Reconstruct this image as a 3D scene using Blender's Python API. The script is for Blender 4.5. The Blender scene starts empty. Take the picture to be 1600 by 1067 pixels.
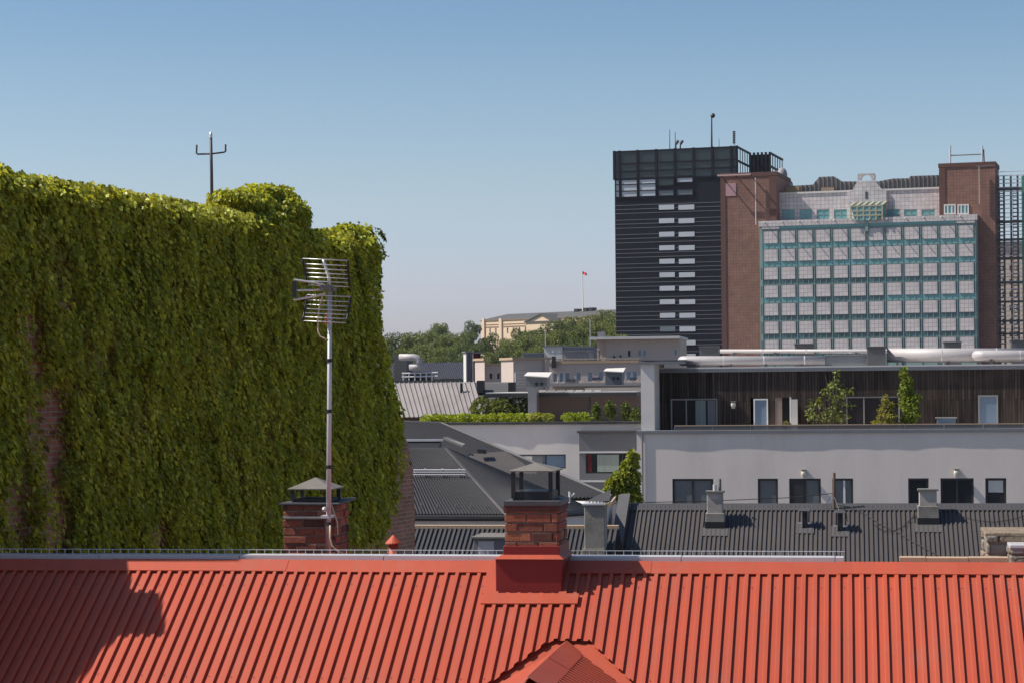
import bpy, math, random
import numpy as np
from mathutils import Vector, Matrix, noise
random.seed(7); rng = np.random.default_rng(7)
SC = bpy.context.scene; COL = SC.collection
CZ = 22.0                      # eye height above the street
FPX = 3300.0; HY = 600.0; ROLL = 0.0095
cosr, sinr = math.cos(ROLL), math.sin(ROLL)
def ray(px, py):
    ix, iy = px-800.0, HY-py
    return ((ix*cosr+iy*sinr)/FPX, (-ix*sinr+iy*cosr)/FPX)
def at(px, py, Y):
    dx, dz = ray(px, py); return Vector((dx*Y, Y, CZ+dz*Y))
class Frame:
    def __init__(s, deg):
        s.a = math.radians(deg); s.c, s.s = math.cos(s.a), math.sin(s.a)
    def local(s, p): return Vector((p[0]*s.c-p[1]*s.s, p[0]*s.s+p[1]*s.c, p[2]))
    def world(s, q): return Vector((q[0]*s.c+q[1]*s.s, -q[0]*s.s+q[1]*s.c, q[2]))
    def p(s, px, py, v):                  # where the sight line meets the wall plane v
        dx, dz = ray(px, py); t = v/(dx*s.s+s.c)
        return Vector((t*(dx*s.c-s.s), v, CZ+dz*t))
    def u(s, px, py, v): return s.p(px, py, v)[0]
    def z(s, px, py, v): return s.p(px, py, v)[2]
    def slope(s, px, py, v0, z0, tan):    # where it meets the roof plane z = z0 - tan*(v0-v)
        dx, dz = ray(px, py); k = dx*s.s+s.c
        t = (z0-tan*v0-CZ)/(dz-tan*k)
        return Vector((t*(dx*s.c-s.s), t*k, CZ+dz*t))
G = Frame(9.12); T = Frame(17.5); Wf = Frame(-69); Cf = Frame(-22); Pf = Frame(46)
N0 = Frame(0)
# ---------------------------------------------------------------- objects
ORG = {}; FRM = {}
def thing(name, label, cat, fr, org, group=None, kind=None):
    o = bpy.data.objects.new(name, None); COL.objects.link(o)
    o.empty_display_size = .3
    o.location = fr.world(org); o.rotation_euler = (0, 0, -fr.a)
    ORG[o.name] = Vector(org); FRM[o.name] = fr
    tag(o, label, cat, group, kind); return o
def tag(o, label=None, cat=None, group=None, kind=None):
    if label: o['label'] = label
    if cat: o['category'] = cat
    if group: o['group'] = group
    if kind: o['kind'] = kind
    return o
class MB:
    def __init__(s): s.v = []; s.f = []; s.m = []
    def quad(s, pts, m=0):
        n = len(s.v); s.v += [tuple(p) for p in pts]; s.f.append(tuple(range(n, n+len(pts)))); s.m.append(m)
    def box(s, u0, u1, v0, v1, z0, z1, m=0):
        if u0 > u1: u0, u1 = u1, u0
        if v0 > v1: v0, v1 = v1, v0
        if z0 > z1: z0, z1 = z1, z0
        n = len(s.v)
        s.v += [(u0,v0,z0),(u1,v0,z0),(u1,v1,z0),(u0,v1,z0),(u0,v0,z1),(u1,v0,z1),(u1,v1,z1),(u0,v1,z1)]
        for f in ((0,3,2,1),(4,5,6,7),(0,1,5,4),(1,2,6,5),(2,3,7,6),(3,0,4,7)):
            s.f.append(tuple(n+i for i in f)); s.m.append(m)
        return s
    def hexa(s, b, t, m=0):               # bottom ring and top ring of equal length
        n = len(s.v); k = len(b); s.v += [tuple(p) for p in b]+[tuple(p) for p in t]
        s.f.append(tuple(n+i for i in reversed(range(k)))); s.m.append(m)
        s.f.append(tuple(n+k+i for i in range(k))); s.m.append(m)
        for i in range(k):
            j = (i+1) % k; s.f.append((n+i, n+j, n+k+j, n+k+i)); s.m.append(m)
        return s
    def slab(s, pts, d, m=0):             # polygon given thickness along d
        d = Vector(d); return s.hexa([Vector(p)+d for p in pts], pts, m)
    def tube(s, pts, r, n=8, m=0, cap=True):
        pts = [Vector(p) for p in pts]; rs = r if isinstance(r, (list, tuple)) else [r]*len(pts)
        base = len(s.v)
        for i, p in enumerate(pts):
            d = (pts[min(i+1, len(pts)-1)]-pts[max(i-1, 0)]).normalized()
            a = d.orthogonal().normalized() if i == 0 else (a-d*a.dot(d)).normalized()
            b = d.cross(a)
            for k in range(n):
                t = 2*math.pi*k/n; s.v.append(tuple(p+(a*math.cos(t)+b*math.sin(t))*rs[i]))
        for i in range(len(pts)-1):
            for k in range(n):
                j = (k+1) % n; o = base+i*n
                s.f.append((o+k, o+j, o+n+j, o+n+k)); s.m.append(m)
        if cap:
            s.f.append(tuple(base+k for k in reversed(range(n)))); s.m.append(m)
            o = base+(len(pts)-1)*n; s.f.append(tuple(o+k for k in range(n))); s.m.append(m)
        return s
    def pyramid(s, u0, u1, v0, v1, z0, z1, m=0, rim=.0):
        n = len(s.v); c = ((u0+u1)/2, (v0+v1)/2, z1)
        s.v += [(u0,v0,z0),(u1,v0,z0),(u1,v1,z0),(u0,v1,z0),(u0,v0,z0+rim),(u1,v0,z0+rim),(u1,v1,z0+rim),(u0,v1,z0+rim), c]
        s.f.append((n+3,n+2,n+1,n)); s.m.append(m)
        for i in range(4):
            j = (i+1) % 4; s.f.append((n+i,n+j,n+4+j,n+4+i)); s.m.append(m); s.f.append((n+4+i,n+4+j,n+8)); s.m.append(m)
        return s
    def sphere(s, c, r, n=10, m=0, sq=1):
        base = len(s.v); c = Vector(c)
        for i in range(n//2+1):
            th = math.pi*i/(n//2)
            for k in range(n):
                ph = 2*math.pi*k/n
                s.v.append((c[0]+r*math.sin(th)*math.cos(ph), c[1]+r*math.sin(th)*math.sin(ph), c[2]+r*sq*math.cos(th)))
        for i in range(n//2):
            for k in range(n):
                j = (k+1) % n; s.f.append((base+i*n+k, base+(i+1)*n+k, base+(i+1)*n+j, base+i*n+j)); s.m.append(m)
        return s
    def build(s, name, mats, parent=None, org=None, smooth=False, bevel=0, top=None):
        me = bpy.data.meshes.new(name)
        if parent is not None: o_ = ORG[parent.name]
        elif org is not None: o_ = Vector(org)
        else: o_ = Vector((0,0,0))
        me.from_pydata([(v[0]-o_[0], v[1]-o_[1], v[2]-o_[2]) for v in s.v], [], s.f)
        mats = mats if isinstance(mats, (list, tuple)) else [mats]
        for m in mats: me.materials.append(m)
        if len(mats) > 1: me.polygons.foreach_set('material_index', s.m)
        if smooth: me.polygons.foreach_set('use_smooth', [True]*len(s.f))
        me.update()
        ob = bpy.data.objects.new(name, me); COL.objects.link(ob)
        ORG[ob.name] = o_
        if parent is not None:
            ob.parent = parent; FRM[ob.name] = FRM[parent.name]
        elif top is not None:             # a one-mesh thing standing in frame `top`
            ob.location = top.world(o_); ob.rotation_euler = (0, 0, -top.a); FRM[ob.name] = top
        if bevel:
            b = ob.modifiers.new('bevel', 'BEVEL'); b.width = bevel; b.segments = 2; b.limit_method = 'ANGLE'
        return ob
def boxpart(name, m, parent, u0, u1, v0, v1, z0, z1, bevel=0):
    return MB().box(u0, u1, v0, v1, z0, z1).build(name, m, parent, bevel=bevel)
# ---------------------------------------------------------------- materials
def srgb(r, g, b):
    f = lambda c: (c/255/12.92) if c <= 10 else ((c/255+.055)/1.055)**2.4
    return (f(r), f(g), f(b), 1)
MATS = {}
def base_mat(name):
    m = bpy.data.materials.new(name); m.use_nodes = True
    nt = m.node_tree; b = nt.nodes['Principled BSDF']; MATS[name] = m
    return m, nt, b
def nd(nt, t, **k):
    n = nt.nodes.new(t)
    for a, v in k.items():
        if a.startswith('i_'): n.inputs[a[2:].replace('_', ' ')].default_value = v
        else: setattr(n, a, v)
    return n
def noise_fac(nt, scale, detail=4, rough=.6, vec=None, stretch=None):
    tc = nd(nt, 'ShaderNodeTexCoord'); mp = nd(nt, 'ShaderNodeMapping')
    mp.inputs['Scale'].default_value = stretch or (1, 1, 1)
    nt.links.new(tc.outputs['Object'], mp.inputs['Vector'])
    n = nd(nt, 'ShaderNodeTexNoise'); n.inputs['Scale'].default_value = scale
    n.inputs['Detail'].default_value = detail; n.inputs['Roughness'].default_value = rough
    nt.links.new(mp.outputs['Vector'], n.inputs['Vector']); return n
def mixc(nt, fac, a, b, blend='MIX'):
    m = nd(nt, 'ShaderNodeMix', data_type='RGBA', blend_type=blend)
    for i, x in ((0, fac), (6, a), (7, b)):
        if hasattr(x, 'type') and hasattr(x, 'is_linked'): nt.links.new(x, m.inputs[i])
        else: m.inputs[i].default_value = x
    return m.outputs[2]
def ramp(nt, fac, stops):
    r = nd(nt, 'ShaderNodeValToRGB'); e = r.color_ramp.elements
    while len(e) < len(stops): e.new(.5)
    for i, (p, c) in enumerate(stops):
        e[i].position = p; e[i].color = c if len(c) == 4 else (*c, 1)
    nt.links.new(fac, r.inputs[0]); return r.outputs[0]
def bump(nt, b, h, strength, dist=.01):
    bp = nd(nt, 'ShaderNodeBump'); bp.inputs['Strength'].default_value = strength; bp.inputs['Distance'].default_value = dist
    nt.links.new(h, bp.inputs['Height']); nt.links.new(bp.outputs[0], b.inputs['Normal'])
def sc4(c, k): return (c[0]*k, c[1]*k, c[2]*k, 1)
def mat(name, col, rough=.8, var=.18, scale=2.0, metal=0, spec=.3, bmp=0, bscale=30, stretch=None, stain=None, stain_amt=.5, bdist=.01):
    m, nt, b = base_mat(name)
    n1 = noise_fac(nt, scale, 5, .65, stretch=stretch)
    c = mixc(nt, n1.outputs[0], sc4(col, 1-1.6*var), sc4(col, 1+1.6*var))
    if stain:
        n2 = noise_fac(nt, scale*.35, 6, .7, stretch=stretch)
        f = ramp(nt, n2.outputs[0], [(.5, (0,0,0)), (.72, (stain_amt,)*3)])
        c = mixc(nt, f, c, stain)
    nt.links.new(c, b.inputs['Base Color'])
    b.inputs['Roughness'].default_value = rough; b.inputs['Metallic'].default_value = metal
    b.inputs['Specular IOR Level'].default_value = spec
    if bmp:
        n3 = noise_fac(nt, bscale, 4, .6, stretch=stretch); bump(nt, b, n3.outputs[0], bmp, bdist)
    return m
def brick_mat(name, c1, c2, mortar, w, h, msize, off=.5, rough=.85, bmp=.4, stain=None, wscale=1.0):
    """bricks or tiles laid on upright walls: runs along u (or v) and z"""
    m, nt, b = base_mat(name)
    tc = nd(nt, 'ShaderNodeTexCoord'); sp = nd(nt, 'ShaderNodeSeparateXYZ'); nt.links.new(tc.outputs['Object'], sp.inputs[0])
    ad = nd(nt, 'ShaderNodeMath', operation='ADD'); nt.links.new(sp.outputs[0], ad.inputs[0]); nt.links.new(sp.outputs[1], ad.inputs[1])
    cb = nd(nt, 'ShaderNodeCombineXYZ'); nt.links.new(ad.outputs[0], cb.inputs[0]); nt.links.new(sp.outputs[2], cb.inputs[1])
    br = nd(nt, 'ShaderNodeTexBrick', offset=off); nt.links.new(cb.outputs[0], br.inputs['Vector'])
    br.inputs['Color1'].default_value = c1; br.inputs['Color2'].default_value = c2; br.inputs['Mortar'].default_value = mortar
    br.inputs['Scale'].default_value = 1; br.inputs['Brick Width'].default_value = w; br.inputs['Row Height'].default_value = h
    br.inputs['Mortar Size'].default_value = msize; br.inputs['Bias'].default_value = 0
    n1 = noise_fac(nt, 1.3/h*.1+.4, 5, .65)
    c = mixc(nt, 1.0, br.outputs[0], ramp(nt, n1.outputs[0], [(.2, (.72,)*3), (.8, (1.25,)*3)]), 'MULTIPLY')
    if stain:
        n2 = noise_fac(nt, 1.1, 6, .7); f = ramp(nt, n2.outputs[0], [(.5, (0,0,0)), (.7, (.7,)*3)]); c = mixc(nt, f, c, stain)
    nt.links.new(c, b.inputs['Base Color']); b.inputs['Roughness'].default_value = rough
    b.inputs['Specular IOR Level'].default_value = .2
    if bmp:
        inv = nd(nt, 'ShaderNodeMath', operation='SUBTRACT'); inv.inputs[0].default_value = 1; nt.links.new(br.outputs['Fac'], inv.inputs[1])
        bump(nt, b, inv.outputs[0], bmp, h*.1)
    return m
def leaf_mat(name, trans=.35, rough=.55, tint=(1,1,1)):
    m, nt, b = base_mat(name)
    at_ = nd(nt, 'ShaderNodeAttribute', attribute_name='leaf_tint')
    c = mixc(nt, 1.0, at_.outputs['Color'], (*tint, 1), 'MULTIPLY')
    nt.links.new(c, b.inputs['Base Color']); b.inputs['Roughness'].default_value = rough
    b.inputs['Specular IOR Level'].default_value = .25
    tr = nd(nt, 'ShaderNodeBsdfTranslucent')
    c2 = mixc(nt, 1.0, c, (1.5, 1.35, .5, 1), 'MULTIPLY'); nt.links.new(c2, tr.inputs[0])
    mx = nd(nt, 'ShaderNodeMixShader'); mx.inputs[0].default_value = trans
    out = nt.nodes['Material Output']
    nt.links.new(b.outputs[0], mx.inputs[1]); nt.links.new(tr.outputs[0], mx.inputs[2]); nt.links.new(mx.outputs[0], out.inputs[0])
    return m
def glass_mat(name, col, rough=.06, spec=.5, metal=0, var=.25, scale=.6):
    m, nt, b = base_mat(name)
    n1 = noise_fac(nt, scale, 3, .6); c = mixc(nt, n1.outputs[0], sc4(col, 1-var*1.5), sc4(col, 1+var*1.5))
    nt.links.new(c, b.inputs['Base Color']); b.inputs['Roughness'].default_value = rough
    b.inputs['Specular IOR Level'].default_value = spec; b.inputs['Metallic'].default_value = metal
    return m
# ---------------------------------------------------------------- leaves
def leaf_mesh(name, P, D, S, C, mats, width=.62, droop=.25, extra=None):
    """leaves: P base points, D directions (n,3), S lengths, C tints; folded pointed blades"""
    n = len(P); P = np.asarray(P, float); D = np.asarray(D, float)
    D /= np.linalg.norm(D, axis=1)[:, None]+1e-9
    R = rng.normal(size=(n, 3)); R -= (R*D).sum(1)[:, None]*D; R /= np.linalg.norm(R, axis=1)[:, None]+1e-9
    Nn = np.cross(D, R); S = np.asarray(S)[:, None]
    mid = P+D*S*.45
    V = np.empty((n, 4, 3)); V[:, 0] = P; V[:, 1] = mid+R*S*width*.5+Nn*S*.12; V[:, 2] = P+D*S+np.array([0, 0, -1.])*S*droop; V[:, 3] = mid-R*S*width*.5+Nn*S*.12
    F = (np.arange(n)[:, None]*4+np.array([0, 1, 2, 0, 2, 3])).reshape(-1)
    me = bpy.data.meshes.new(name)
    me.vertices.add(n*4); me.vertices.foreach_set('co', V.reshape(-1))
    me.loops.add(n*6); me.loops.foreach_set('vertex_index', F.astype(np.int32))
    me.polygons.add(n*2); me.polygons.foreach_set('loop_start', (np.arange(n*2)*3).astype(np.int32))
    me.update(calc_edges=True)
    a = me.attributes.new('leaf_tint', 'FLOAT_COLOR', 'POINT')
    CC = np.ones((n, 4, 4)); CC[:, :, :3] = np.asarray(C)[:, None, :]
    a.data.foreach_set('color', CC.reshape(-1))
    for m in (mats if isinstance(mats, (list, tuple)) else [mats]): me.materials.append(m)
    return me
def tints(n, lo, hi, jitter=.25):
    t = rng.random(n)[:, None]; c = np.array(lo)*(1-t)+np.array(hi)*t
    return np.clip(c*(1+jitter*rng.normal(size=(n, 1))), .004, .9)
def crown_points(n, blobs, shell=.55):
    """points spread through ellipsoid clumps (c, r) with outward directions"""
    w = np.array([b[1][0]*b[1][1]*b[1][2] for b in blobs])**.7; w /= w.sum()
    idx = rng.choice(len(blobs), n, p=w)
    d = rng.normal(size=(n, 3)); d /= np.linalg.norm(d, axis=1)[:, None]
    rad = shell+(1-shell)*rng.random(n)**.6
    c = np.array([b[0] for b in blobs])[idx]; r = np.array([b[1] for b in blobs])[idx]
    return c+d*r*rad[:, None], d
def add_obj(name, me, parent=None, loc=None):
    o = bpy.data.objects.new(name, me); COL.objects.link(o)
    if parent is not None: o.parent = parent
    if loc is not None: o.location = loc
    return o
# ---------------------------------------------------------------- walls and roofs
def wall_holes(mb, u0, u1, z0, z1, v, holes, depth=.2, m=0, back=None):
    """upright wall sheet in plane v with openings [(ua,ub,za,zb)], reveals going back by depth"""
    us = sorted({u0, u1, *[x for h in holes for x in (h[0], h[1]) if u0 < x < u1]})
    zs = sorted({z0, z1, *[x for h in holes for x in (h[2], h[3]) if z0 < x < z1]})
    for i in range(len(us)-1):
        for j in range(len(zs)-1):
            cu, cz = (us[i]+us[i+1])/2, (zs[j]+zs[j+1])/2
            if any(h[0] < cu < h[1] and h[2] < cz < h[3] for h in holes): continue
            mb.quad([(us[i],v,zs[j]),(us[i+1],v,zs[j]),(us[i+1],v,zs[j+1]),(us[i],v,zs[j+1])], m)
    for a, b, c, d in holes:
        w = v+depth
        mb.quad([(a,v,c),(a,w,c),(a,w,d),(a,v,d)], m); mb.quad([(b,v,c),(b,v,d),(b,w,d),(b,w,c)], m)
        mb.quad([(a,v,d),(a,w,d),(b,w,d),(b,v,d)], m); mb.quad([(a,v,c),(b,v,c),(b,w,c),(a,w,c)], m)
def shell_walls(mb, u0, u1, v0, v1, z0, z1, m=0, front=False):
    if front: mb.quad([(u0,v0,z0),(u1,v0,z0),(u1,v0,z1),(u0,v0,z1)], m)
    mb.quad([(u1,v0,z0),(u1,v1,z0),(u1,v1,z1),(u1,v0,z1)], m)
    mb.quad([(u1,v1,z0),(u0,v1,z0),(u0,v1,z1),(u1,v1,z1)], m)
    mb.quad([(u0,v1,z0),(u0,v0,z0),(u0,v0,z1),(u0,v1,z1)], m)
    mb.quad([(u0,v0,z1),(u1,v0,z1),(u1,v1,z1),(u0,v1,z1)], m)
def window(parent, u0, u1, z0, z1, v, frame, pane, nx=1, ny=1, fw=.06, dep=.05, name='window', panename='pane', bars=None):
    f = MB()
    f.box(u0, u0+fw, v, v+dep, z0, z1).box(u1-fw, u1, v, v+dep, z0, z1)
    f.box(u0+fw, u1-fw, v, v+dep, z0, z0+fw).box(u0+fw, u1-fw, v, v+dep, z1-fw, z1)
    for i in range(1, nx):
        c = u0+(u1-u0)*i/nx; f.box(c-fw*.45, c+fw*.45, v+.004, v+dep-.004, z0+fw, z1-fw)
    for j in range(1, ny):
        c = z0+(z1-z0)*j/ny; f.box(u0+fw, u1-fw, v+.006, v+dep-.006, c-fw*.4, c+fw*.4)
    w = f.build(name, frame, parent)
    p = MB(); p.quad([(u0+fw*.5,v+dep*.7,z0+fw*.5),(u1-fw*.5,v+dep*.7,z0+fw*.5),(u1-fw*.5,v+dep*.7,z1-fw*.5),(u0+fw*.5,v+dep*.7,z1-fw*.5)])
    p.build(panename, pane, w); return w
def ribs(mb, A, B, C, D, n, prof, m=0, nseg=1):
    """corrugated sheet: A top-left, B top-right, C bottom-right, D bottom-left; n ribs run from top to bottom"""
    A, B, C, D = map(Vector, (A, B, C, D)); nrm = (B-A).cross(D-A).normalized()
    if nrm.z < 0: nrm = -nrm
    base = len(mb.v); k = 0
    for i in range(n):
        for fr, h in prof:
            t = (i+fr)/n
            mb.v.append(tuple(A.lerp(B, t)+nrm*h)); mb.v.append(tuple(D.lerp(C, t)+nrm*h)); k += 1
    mb.v.append(tuple(B+nrm*prof[0][1])); mb.v.append(tuple(C+nrm*prof[0][1])); k += 1
    for i in range(k-1):
        o = base+2*i; mb.f.append((o, o+1, o+3, o+2)); mb.m.append(m)
TRAP = lambda h: [(0, 0), (.45, 0), (.53, h), (.90, h), (.98, 0)]
WAVE = lambda h: [(i/8, h*(.5-.5*math.cos(2*math.pi*i/8))) for i in range(8)]
def brickwork(u0, u1, v0, v1, z0, z1, course=.085, length=.26, joint=.014, jit=.006):
    """real bricks round a stack: returns (bricks MB with per-brick material index, mortar MB)"""
    b = MB(); k = 0; z = z0
    while z < z1-.02:
        h = min(course, z1-z)
        off = (k % 2)*.5
        for side in range(4):
            a0, a1 = (u0, u1) if side in (0, 2) else (v0, v1)
            x = a0-(off*length if off else 0)
            while x < a1-.005:
                L = length*random.uniform(.86, 1.1); s, e = max(x, a0), min(x+L, a1)
                x += L
                if e-s < .035: continue
                if a1-e < .035: e = a1
                pr = random.uniform(-jit, jit); zz0, zz1 = z+joint*.5+random.uniform(-.003,.003), z+h-joint*.5+random.uniform(-.003,.003)
                m = random.choice([0,0,0,1,1,2,3])
                s_, e_ = s+joint*.5, e-joint*.5
                if s == a0: s_ = a0-.001
                if e == a1: e_ = a1+.001
                if side == 0: b.box(s_, e_, v0-pr-.008, v0+.05, zz0, zz1, m)
                elif side == 1: b.box(u1-.05, u1+.008+pr, s_, e_, zz0, zz1, m)
                elif side == 2: b.box(s_, e_, v1-.05, v1+.008+pr, zz0, zz1, m)
                else: b.box(u0-.008-pr, u0+.05, s_, e_, zz0, zz1, m)
        z += course; k += 1
    return b
# ================================================================ light, camera
SUN_G = Vector((-.65, -.095, .755)).normalized()           # towards the sun, in the street grid
SUN = G.world(SUN_G)
w = bpy.data.worlds.new('World'); SC.world = w; w.use_nodes = True
nt = w.node_tree; bg = nt.nodes['Background']
sky = nt.nodes.new('ShaderNodeTexSky'); sky.sky_type = 'NISHITA'; sky.sun_disc = False
sky.sun_elevation = math.asin(SUN.z); sky.sun_rotation = math.atan2(SUN.x, SUN.y)
sky.air_density = 1.0; sky.dust_density = 1.2; sky.ozone_density = 1.6; sky.altitude = 20
tcw = nt.nodes.new('ShaderNodeTexCoord'); sx_ = nt.nodes.new('ShaderNodeSeparateXYZ'); nt.links.new(tcw.outputs['Generated'], sx_.inputs[0])
SKYTINT = [(0.0, (.92,.87,1.2)), (.036, (.89,.863,1.135)), (.0905, (.84,.848,.911)), (.135, (.73,.79,.845)), (.173, (.61,.724,.80)), (.35, (.54,.62,.70)), (.7, (.54,.62,.70))]
tintc = ramp(nt, sx_.outputs[2], SKYTINT)
skc = mixc(nt, 1.0, sky.outputs[0], tintc, 'MULTIPLY')
nt.links.new(skc, bg.inputs[0]); bg.inputs[1].default_value = .095
sl = bpy.data.lights.new('sun', 'SUN'); sl.energy = 4.2; sl.angle = math.radians(.53); sl.color = (1, .93, .83)
so = bpy.data.objects.new('sun', sl); COL.objects.link(so); so.rotation_euler = SUN.to_track_quat('Z', 'Y').to_euler(); so.location = (-40, 0, 90)
cam = bpy.data.cameras.new('camera'); co = bpy.data.objects.new('camera', cam); COL.objects.link(co)
cam.sensor_width = 36; cam.lens = 36*FPX/1600; cam.shift_y = (HY-533.5)/1600; cam.clip_end = 20000; cam.clip_start = .5
co.matrix_world = Matrix.Translation((0, 0, CZ)) @ Matrix.Rotation(math.pi/2, 4, 'X') @ Matrix.Rotation(-ROLL, 4, 'Z')
SC.camera = co
SC.view_settings.view_transform = 'Standard'; SC.view_settings.look = 'None'; SC.view_settings.exposure = 0.6; SC.view_settings.gamma = 1
SC.cycles.max_bounces = 6
# ================================================================ materials
M = {}
M['red'] = mat('red_painted_sheet', (.41, .074, .037), .55, .10, 1.6, spec=.3, stretch=(2.6,.5,.5), stain=(.30, .085, .055, 1), stain_amt=.5, bmp=.05, bscale=40)
# sheet by sheet fading, streaks that run down the slope, grey grime in patches
m = M['red']; nt = m.node_tree; b = nt.nodes['Principled BSDF']; old = b.inputs['Base Color'].links[0].from_socket
tc = nd(nt, 'ShaderNodeTexCoord'); sp = nd(nt, 'ShaderNodeSeparateXYZ'); nt.links.new(tc.outputs['Object'], sp.inputs[0])
dv = nd(nt, 'ShaderNodeMath', operation='DIVIDE'); nt.links.new(sp.outputs[0], dv.inputs[0]); dv.inputs[1].default_value = 1.0485
fl = nd(nt, 'ShaderNodeMath', operation='FLOOR'); nt.links.new(dv.outputs[0], fl.inputs[0])
wn_ = nd(nt, 'ShaderNodeTexWhiteNoise', noise_dimensions='1D'); nt.links.new(fl.outputs[0], wn_.inputs['W'])
c = mixc(nt, 1.0, old, ramp(nt, wn_.outputs['Value'], [(0, (.90,.90,.92)), (1, (1.06,1.06,1.04))]), 'MULTIPLY')
s1 = noise_fac(nt, 2.2, 5, .7, stretch=(7, .45, .45)); c = mixc(nt, ramp(nt, s1.outputs[0], [(.52, (0,0,0)), (.78, (.55,)*3)]), c, (.27,.10,.075,1))
s2 = noise_fac(nt, .9, 6, .75, stretch=(1.2, .8, .8)); c = mixc(nt, ramp(nt, s2.outputs[0], [(.54, (0,0,0)), (.76, (.5,)*3)]), c, (.33,.13,.095,1))
nt.links.new(c, b.inputs['Base Color'])
M['red_dark'] = mat('red_flashing', (.36, .045, .034), .55, .08, 3, spec=.3, stain=(.22, .05, .04, 1), stain_amt=.4)
M['red_box'] = mat('dark_red_sheet', (.20, .020, .018), .5, .1, 2, spec=.3, stain=(.13,.02,.018,1), stain_amt=.5)
M['screw'] = mat('screw_head', (.12, .03, .025), .5, .1, 3)
M['galv'] = mat('galvanised_steel', (.58, .57, .58), .45, .1, 6, metal=.35, spec=.5)
M['steel'] = mat('weathered_steel', (.36, .35, .34), .4, .15, 12, metal=.6, spec=.5)
M['alu'] = mat('bright_aluminium', (.68, .67, .64), .35, .08, 10, metal=.6, spec=.5)
M['black'] = mat('black_steel', (.018, .018, .02), .5, .15, 8, spec=.4)
M['capgrey'] = mat('grey_cap_sheet', (.17, .155, .135), .6, .15, 5, spec=.3, stain=(.09,.08,.07,1))
M['capdark'] = mat('dark_cap_sheet', (.07, .07, .075), .55, .15, 6)
M['brick0'] = mat('brick_brown', (.20, .082, .052), .9, .3, 14, bmp=.7, bscale=60, stain=(.05,.028,.024,1))
M['brick1'] = mat('brick_red', (.28, .10, .06), .9, .3, 14, bmp=.7, bscale=60, stain=(.08,.035,.028,1))
M['brick2'] = mat('brick_dark', (.11, .052, .04), .9, .3, 14, bmp=.7, bscale=60)
M['brick3'] = mat('brick_orange', (.33, .135, .075), .9, .25, 14, bmp=.7, bscale=60)
M['mortar'] = mat('mortar', (.30, .23, .19), .95, .25, 20, bmp=.6, bscale=70)
BR = [M['brick0'], M['brick1'], M['brick2'], M['brick3']]
M['ivybrick'] = brick_mat('old_wall_brick', (.46, .20, .125, 1), (.30, .135, .09, 1), (.38, .29, .23, 1), .26, .078, .012, bmp=.6, stain=(.17,.10,.075,1))
M['render'] = mat('grey_render', (.69, .61, .56), .9, .07, .8, bmp=.4, bscale=9, stain=(.52,.46,.42,1), stain_amt=.6, stretch=(1,1,.3))
M['rendlight'] = mat('pale_render', (.70, .64, .60), .9, .06, .6, bmp=.15, bscale=9, stain=(.50,.485,.48,1), stain_amt=.4)
M['concrete'] = mat('concrete', (.27, .25, .22), .95, .2, 2.5, bmp=.5, bscale=18, stain=(.10,.09,.08,1), stain_amt=.7)
M['stone'] = mat('rough_stone', (.22, .20, .165), .95, .3, 7, bmp=1.0, bscale=14, stain=(.07,.06,.05,1), stain_amt=.8, bdist=.04)
M['stone2'] = mat('tan_stone', (.24, .185, .135), .95, .3, 8, bmp=1.0, bscale=16, stain=(.10,.08,.06,1), stain_amt=.8, bdist=.03)
M['slate'] = mat('charcoal_roof_sheet', (.058, .057, .061), .55, .14, .8, spec=.3, stain=(.09,.085,.085,1), stain_amt=.4)
M['slate2'] = mat('brown_black_roof_sheet', (.070, .062, .060), .55, .14, .8, spec=.35, stain=(.10,.09,.085,1), stain_amt=.4)
M['slateflash'] = mat('roof_flashing', (.085, .083, .085), .55, .15, 2.5, spec=.35, stain=(.08,.08,.085,1))
M['slate_shade'] = mat('shaded_roof_sheet', (.040, .040, .044), .6, .14, .8, spec=.25)  # charcoal sheet again, the shade of side and upper slopes put into its colour
M['copper'] = mat('tan_coping', (.42, .30, .20), .6, .15, 3)
M['zinc'] = mat('zinc_sheet', (.19, .195, .21), .45, .12, 1.2, metal=.2, spec=.4, stain=(.18,.18,.2,1))
M['seam'] = mat('pale_seam_roof', (.28, .255, .25), .6, .12, .5, spec=.3, stain=(.16,.14,.13,1), stain_amt=.8, stretch=(1,.35,1))
M['duct'] = mat('silver_duct', (.43, .405, .405), .55, .08, 1.5, metal=.1, spec=.3, stain=(.33,.31,.31,1), stain_amt=.4)
M['darkbox'] = mat('dark_vent_box', (.10, .10, .105), .6, .12, 2)
M['white'] = mat('white_paint', (.75, .74, .72), .6, .05, 2)
M['offwhite'] = mat('offwhite_paint', (.60, .57, .54), .75, .06, 1.5)
M['frame'] = mat('dark_window_frame', (.035, .034, .035), .5, .1, 3, spec=.4)
M['greyframe'] = mat('grey_window_frame', (.30, .29, .28), .5, .1, 3, spec=.4)
M['glass'] = glass_mat('dark_glass', (.022, .026, .030), .12, .3)
M['glassgrey'] = glass_mat('curtained_glass', (.16, .17, .175), .15, .5)
M['glassblue'] = glass_mat('sky_tint_glass', (.19, .26, .34), .12, .5, var=.08)  # blue base colour paints in the sky's reflection
M['curtain'] = mat('pale_green_curtain', (.24, .29, .26), .9, .2, 3, stretch=(6,1,.3))
M['redcloth'] = mat('dark_red_curtain', (.09, .012, .014), .8, .3, 4)
M['brown'] = mat('brown_door_panel', (.25, .19, .165), .7, .12, 3)
M['bulb'] = mat('frosted_lamp_glass', (.62, .60, .50), .3, .05, 5)
M['orange'] = mat('orange_tag', (.62, .17, .08), .6, .1, 5)
M['cable'] = mat('pale_cable', (.62, .52, .34), .6, .1, 9)
M['cableb'] = mat('black_cable', (.012, .012, .013), .6, .1, 9)
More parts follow.
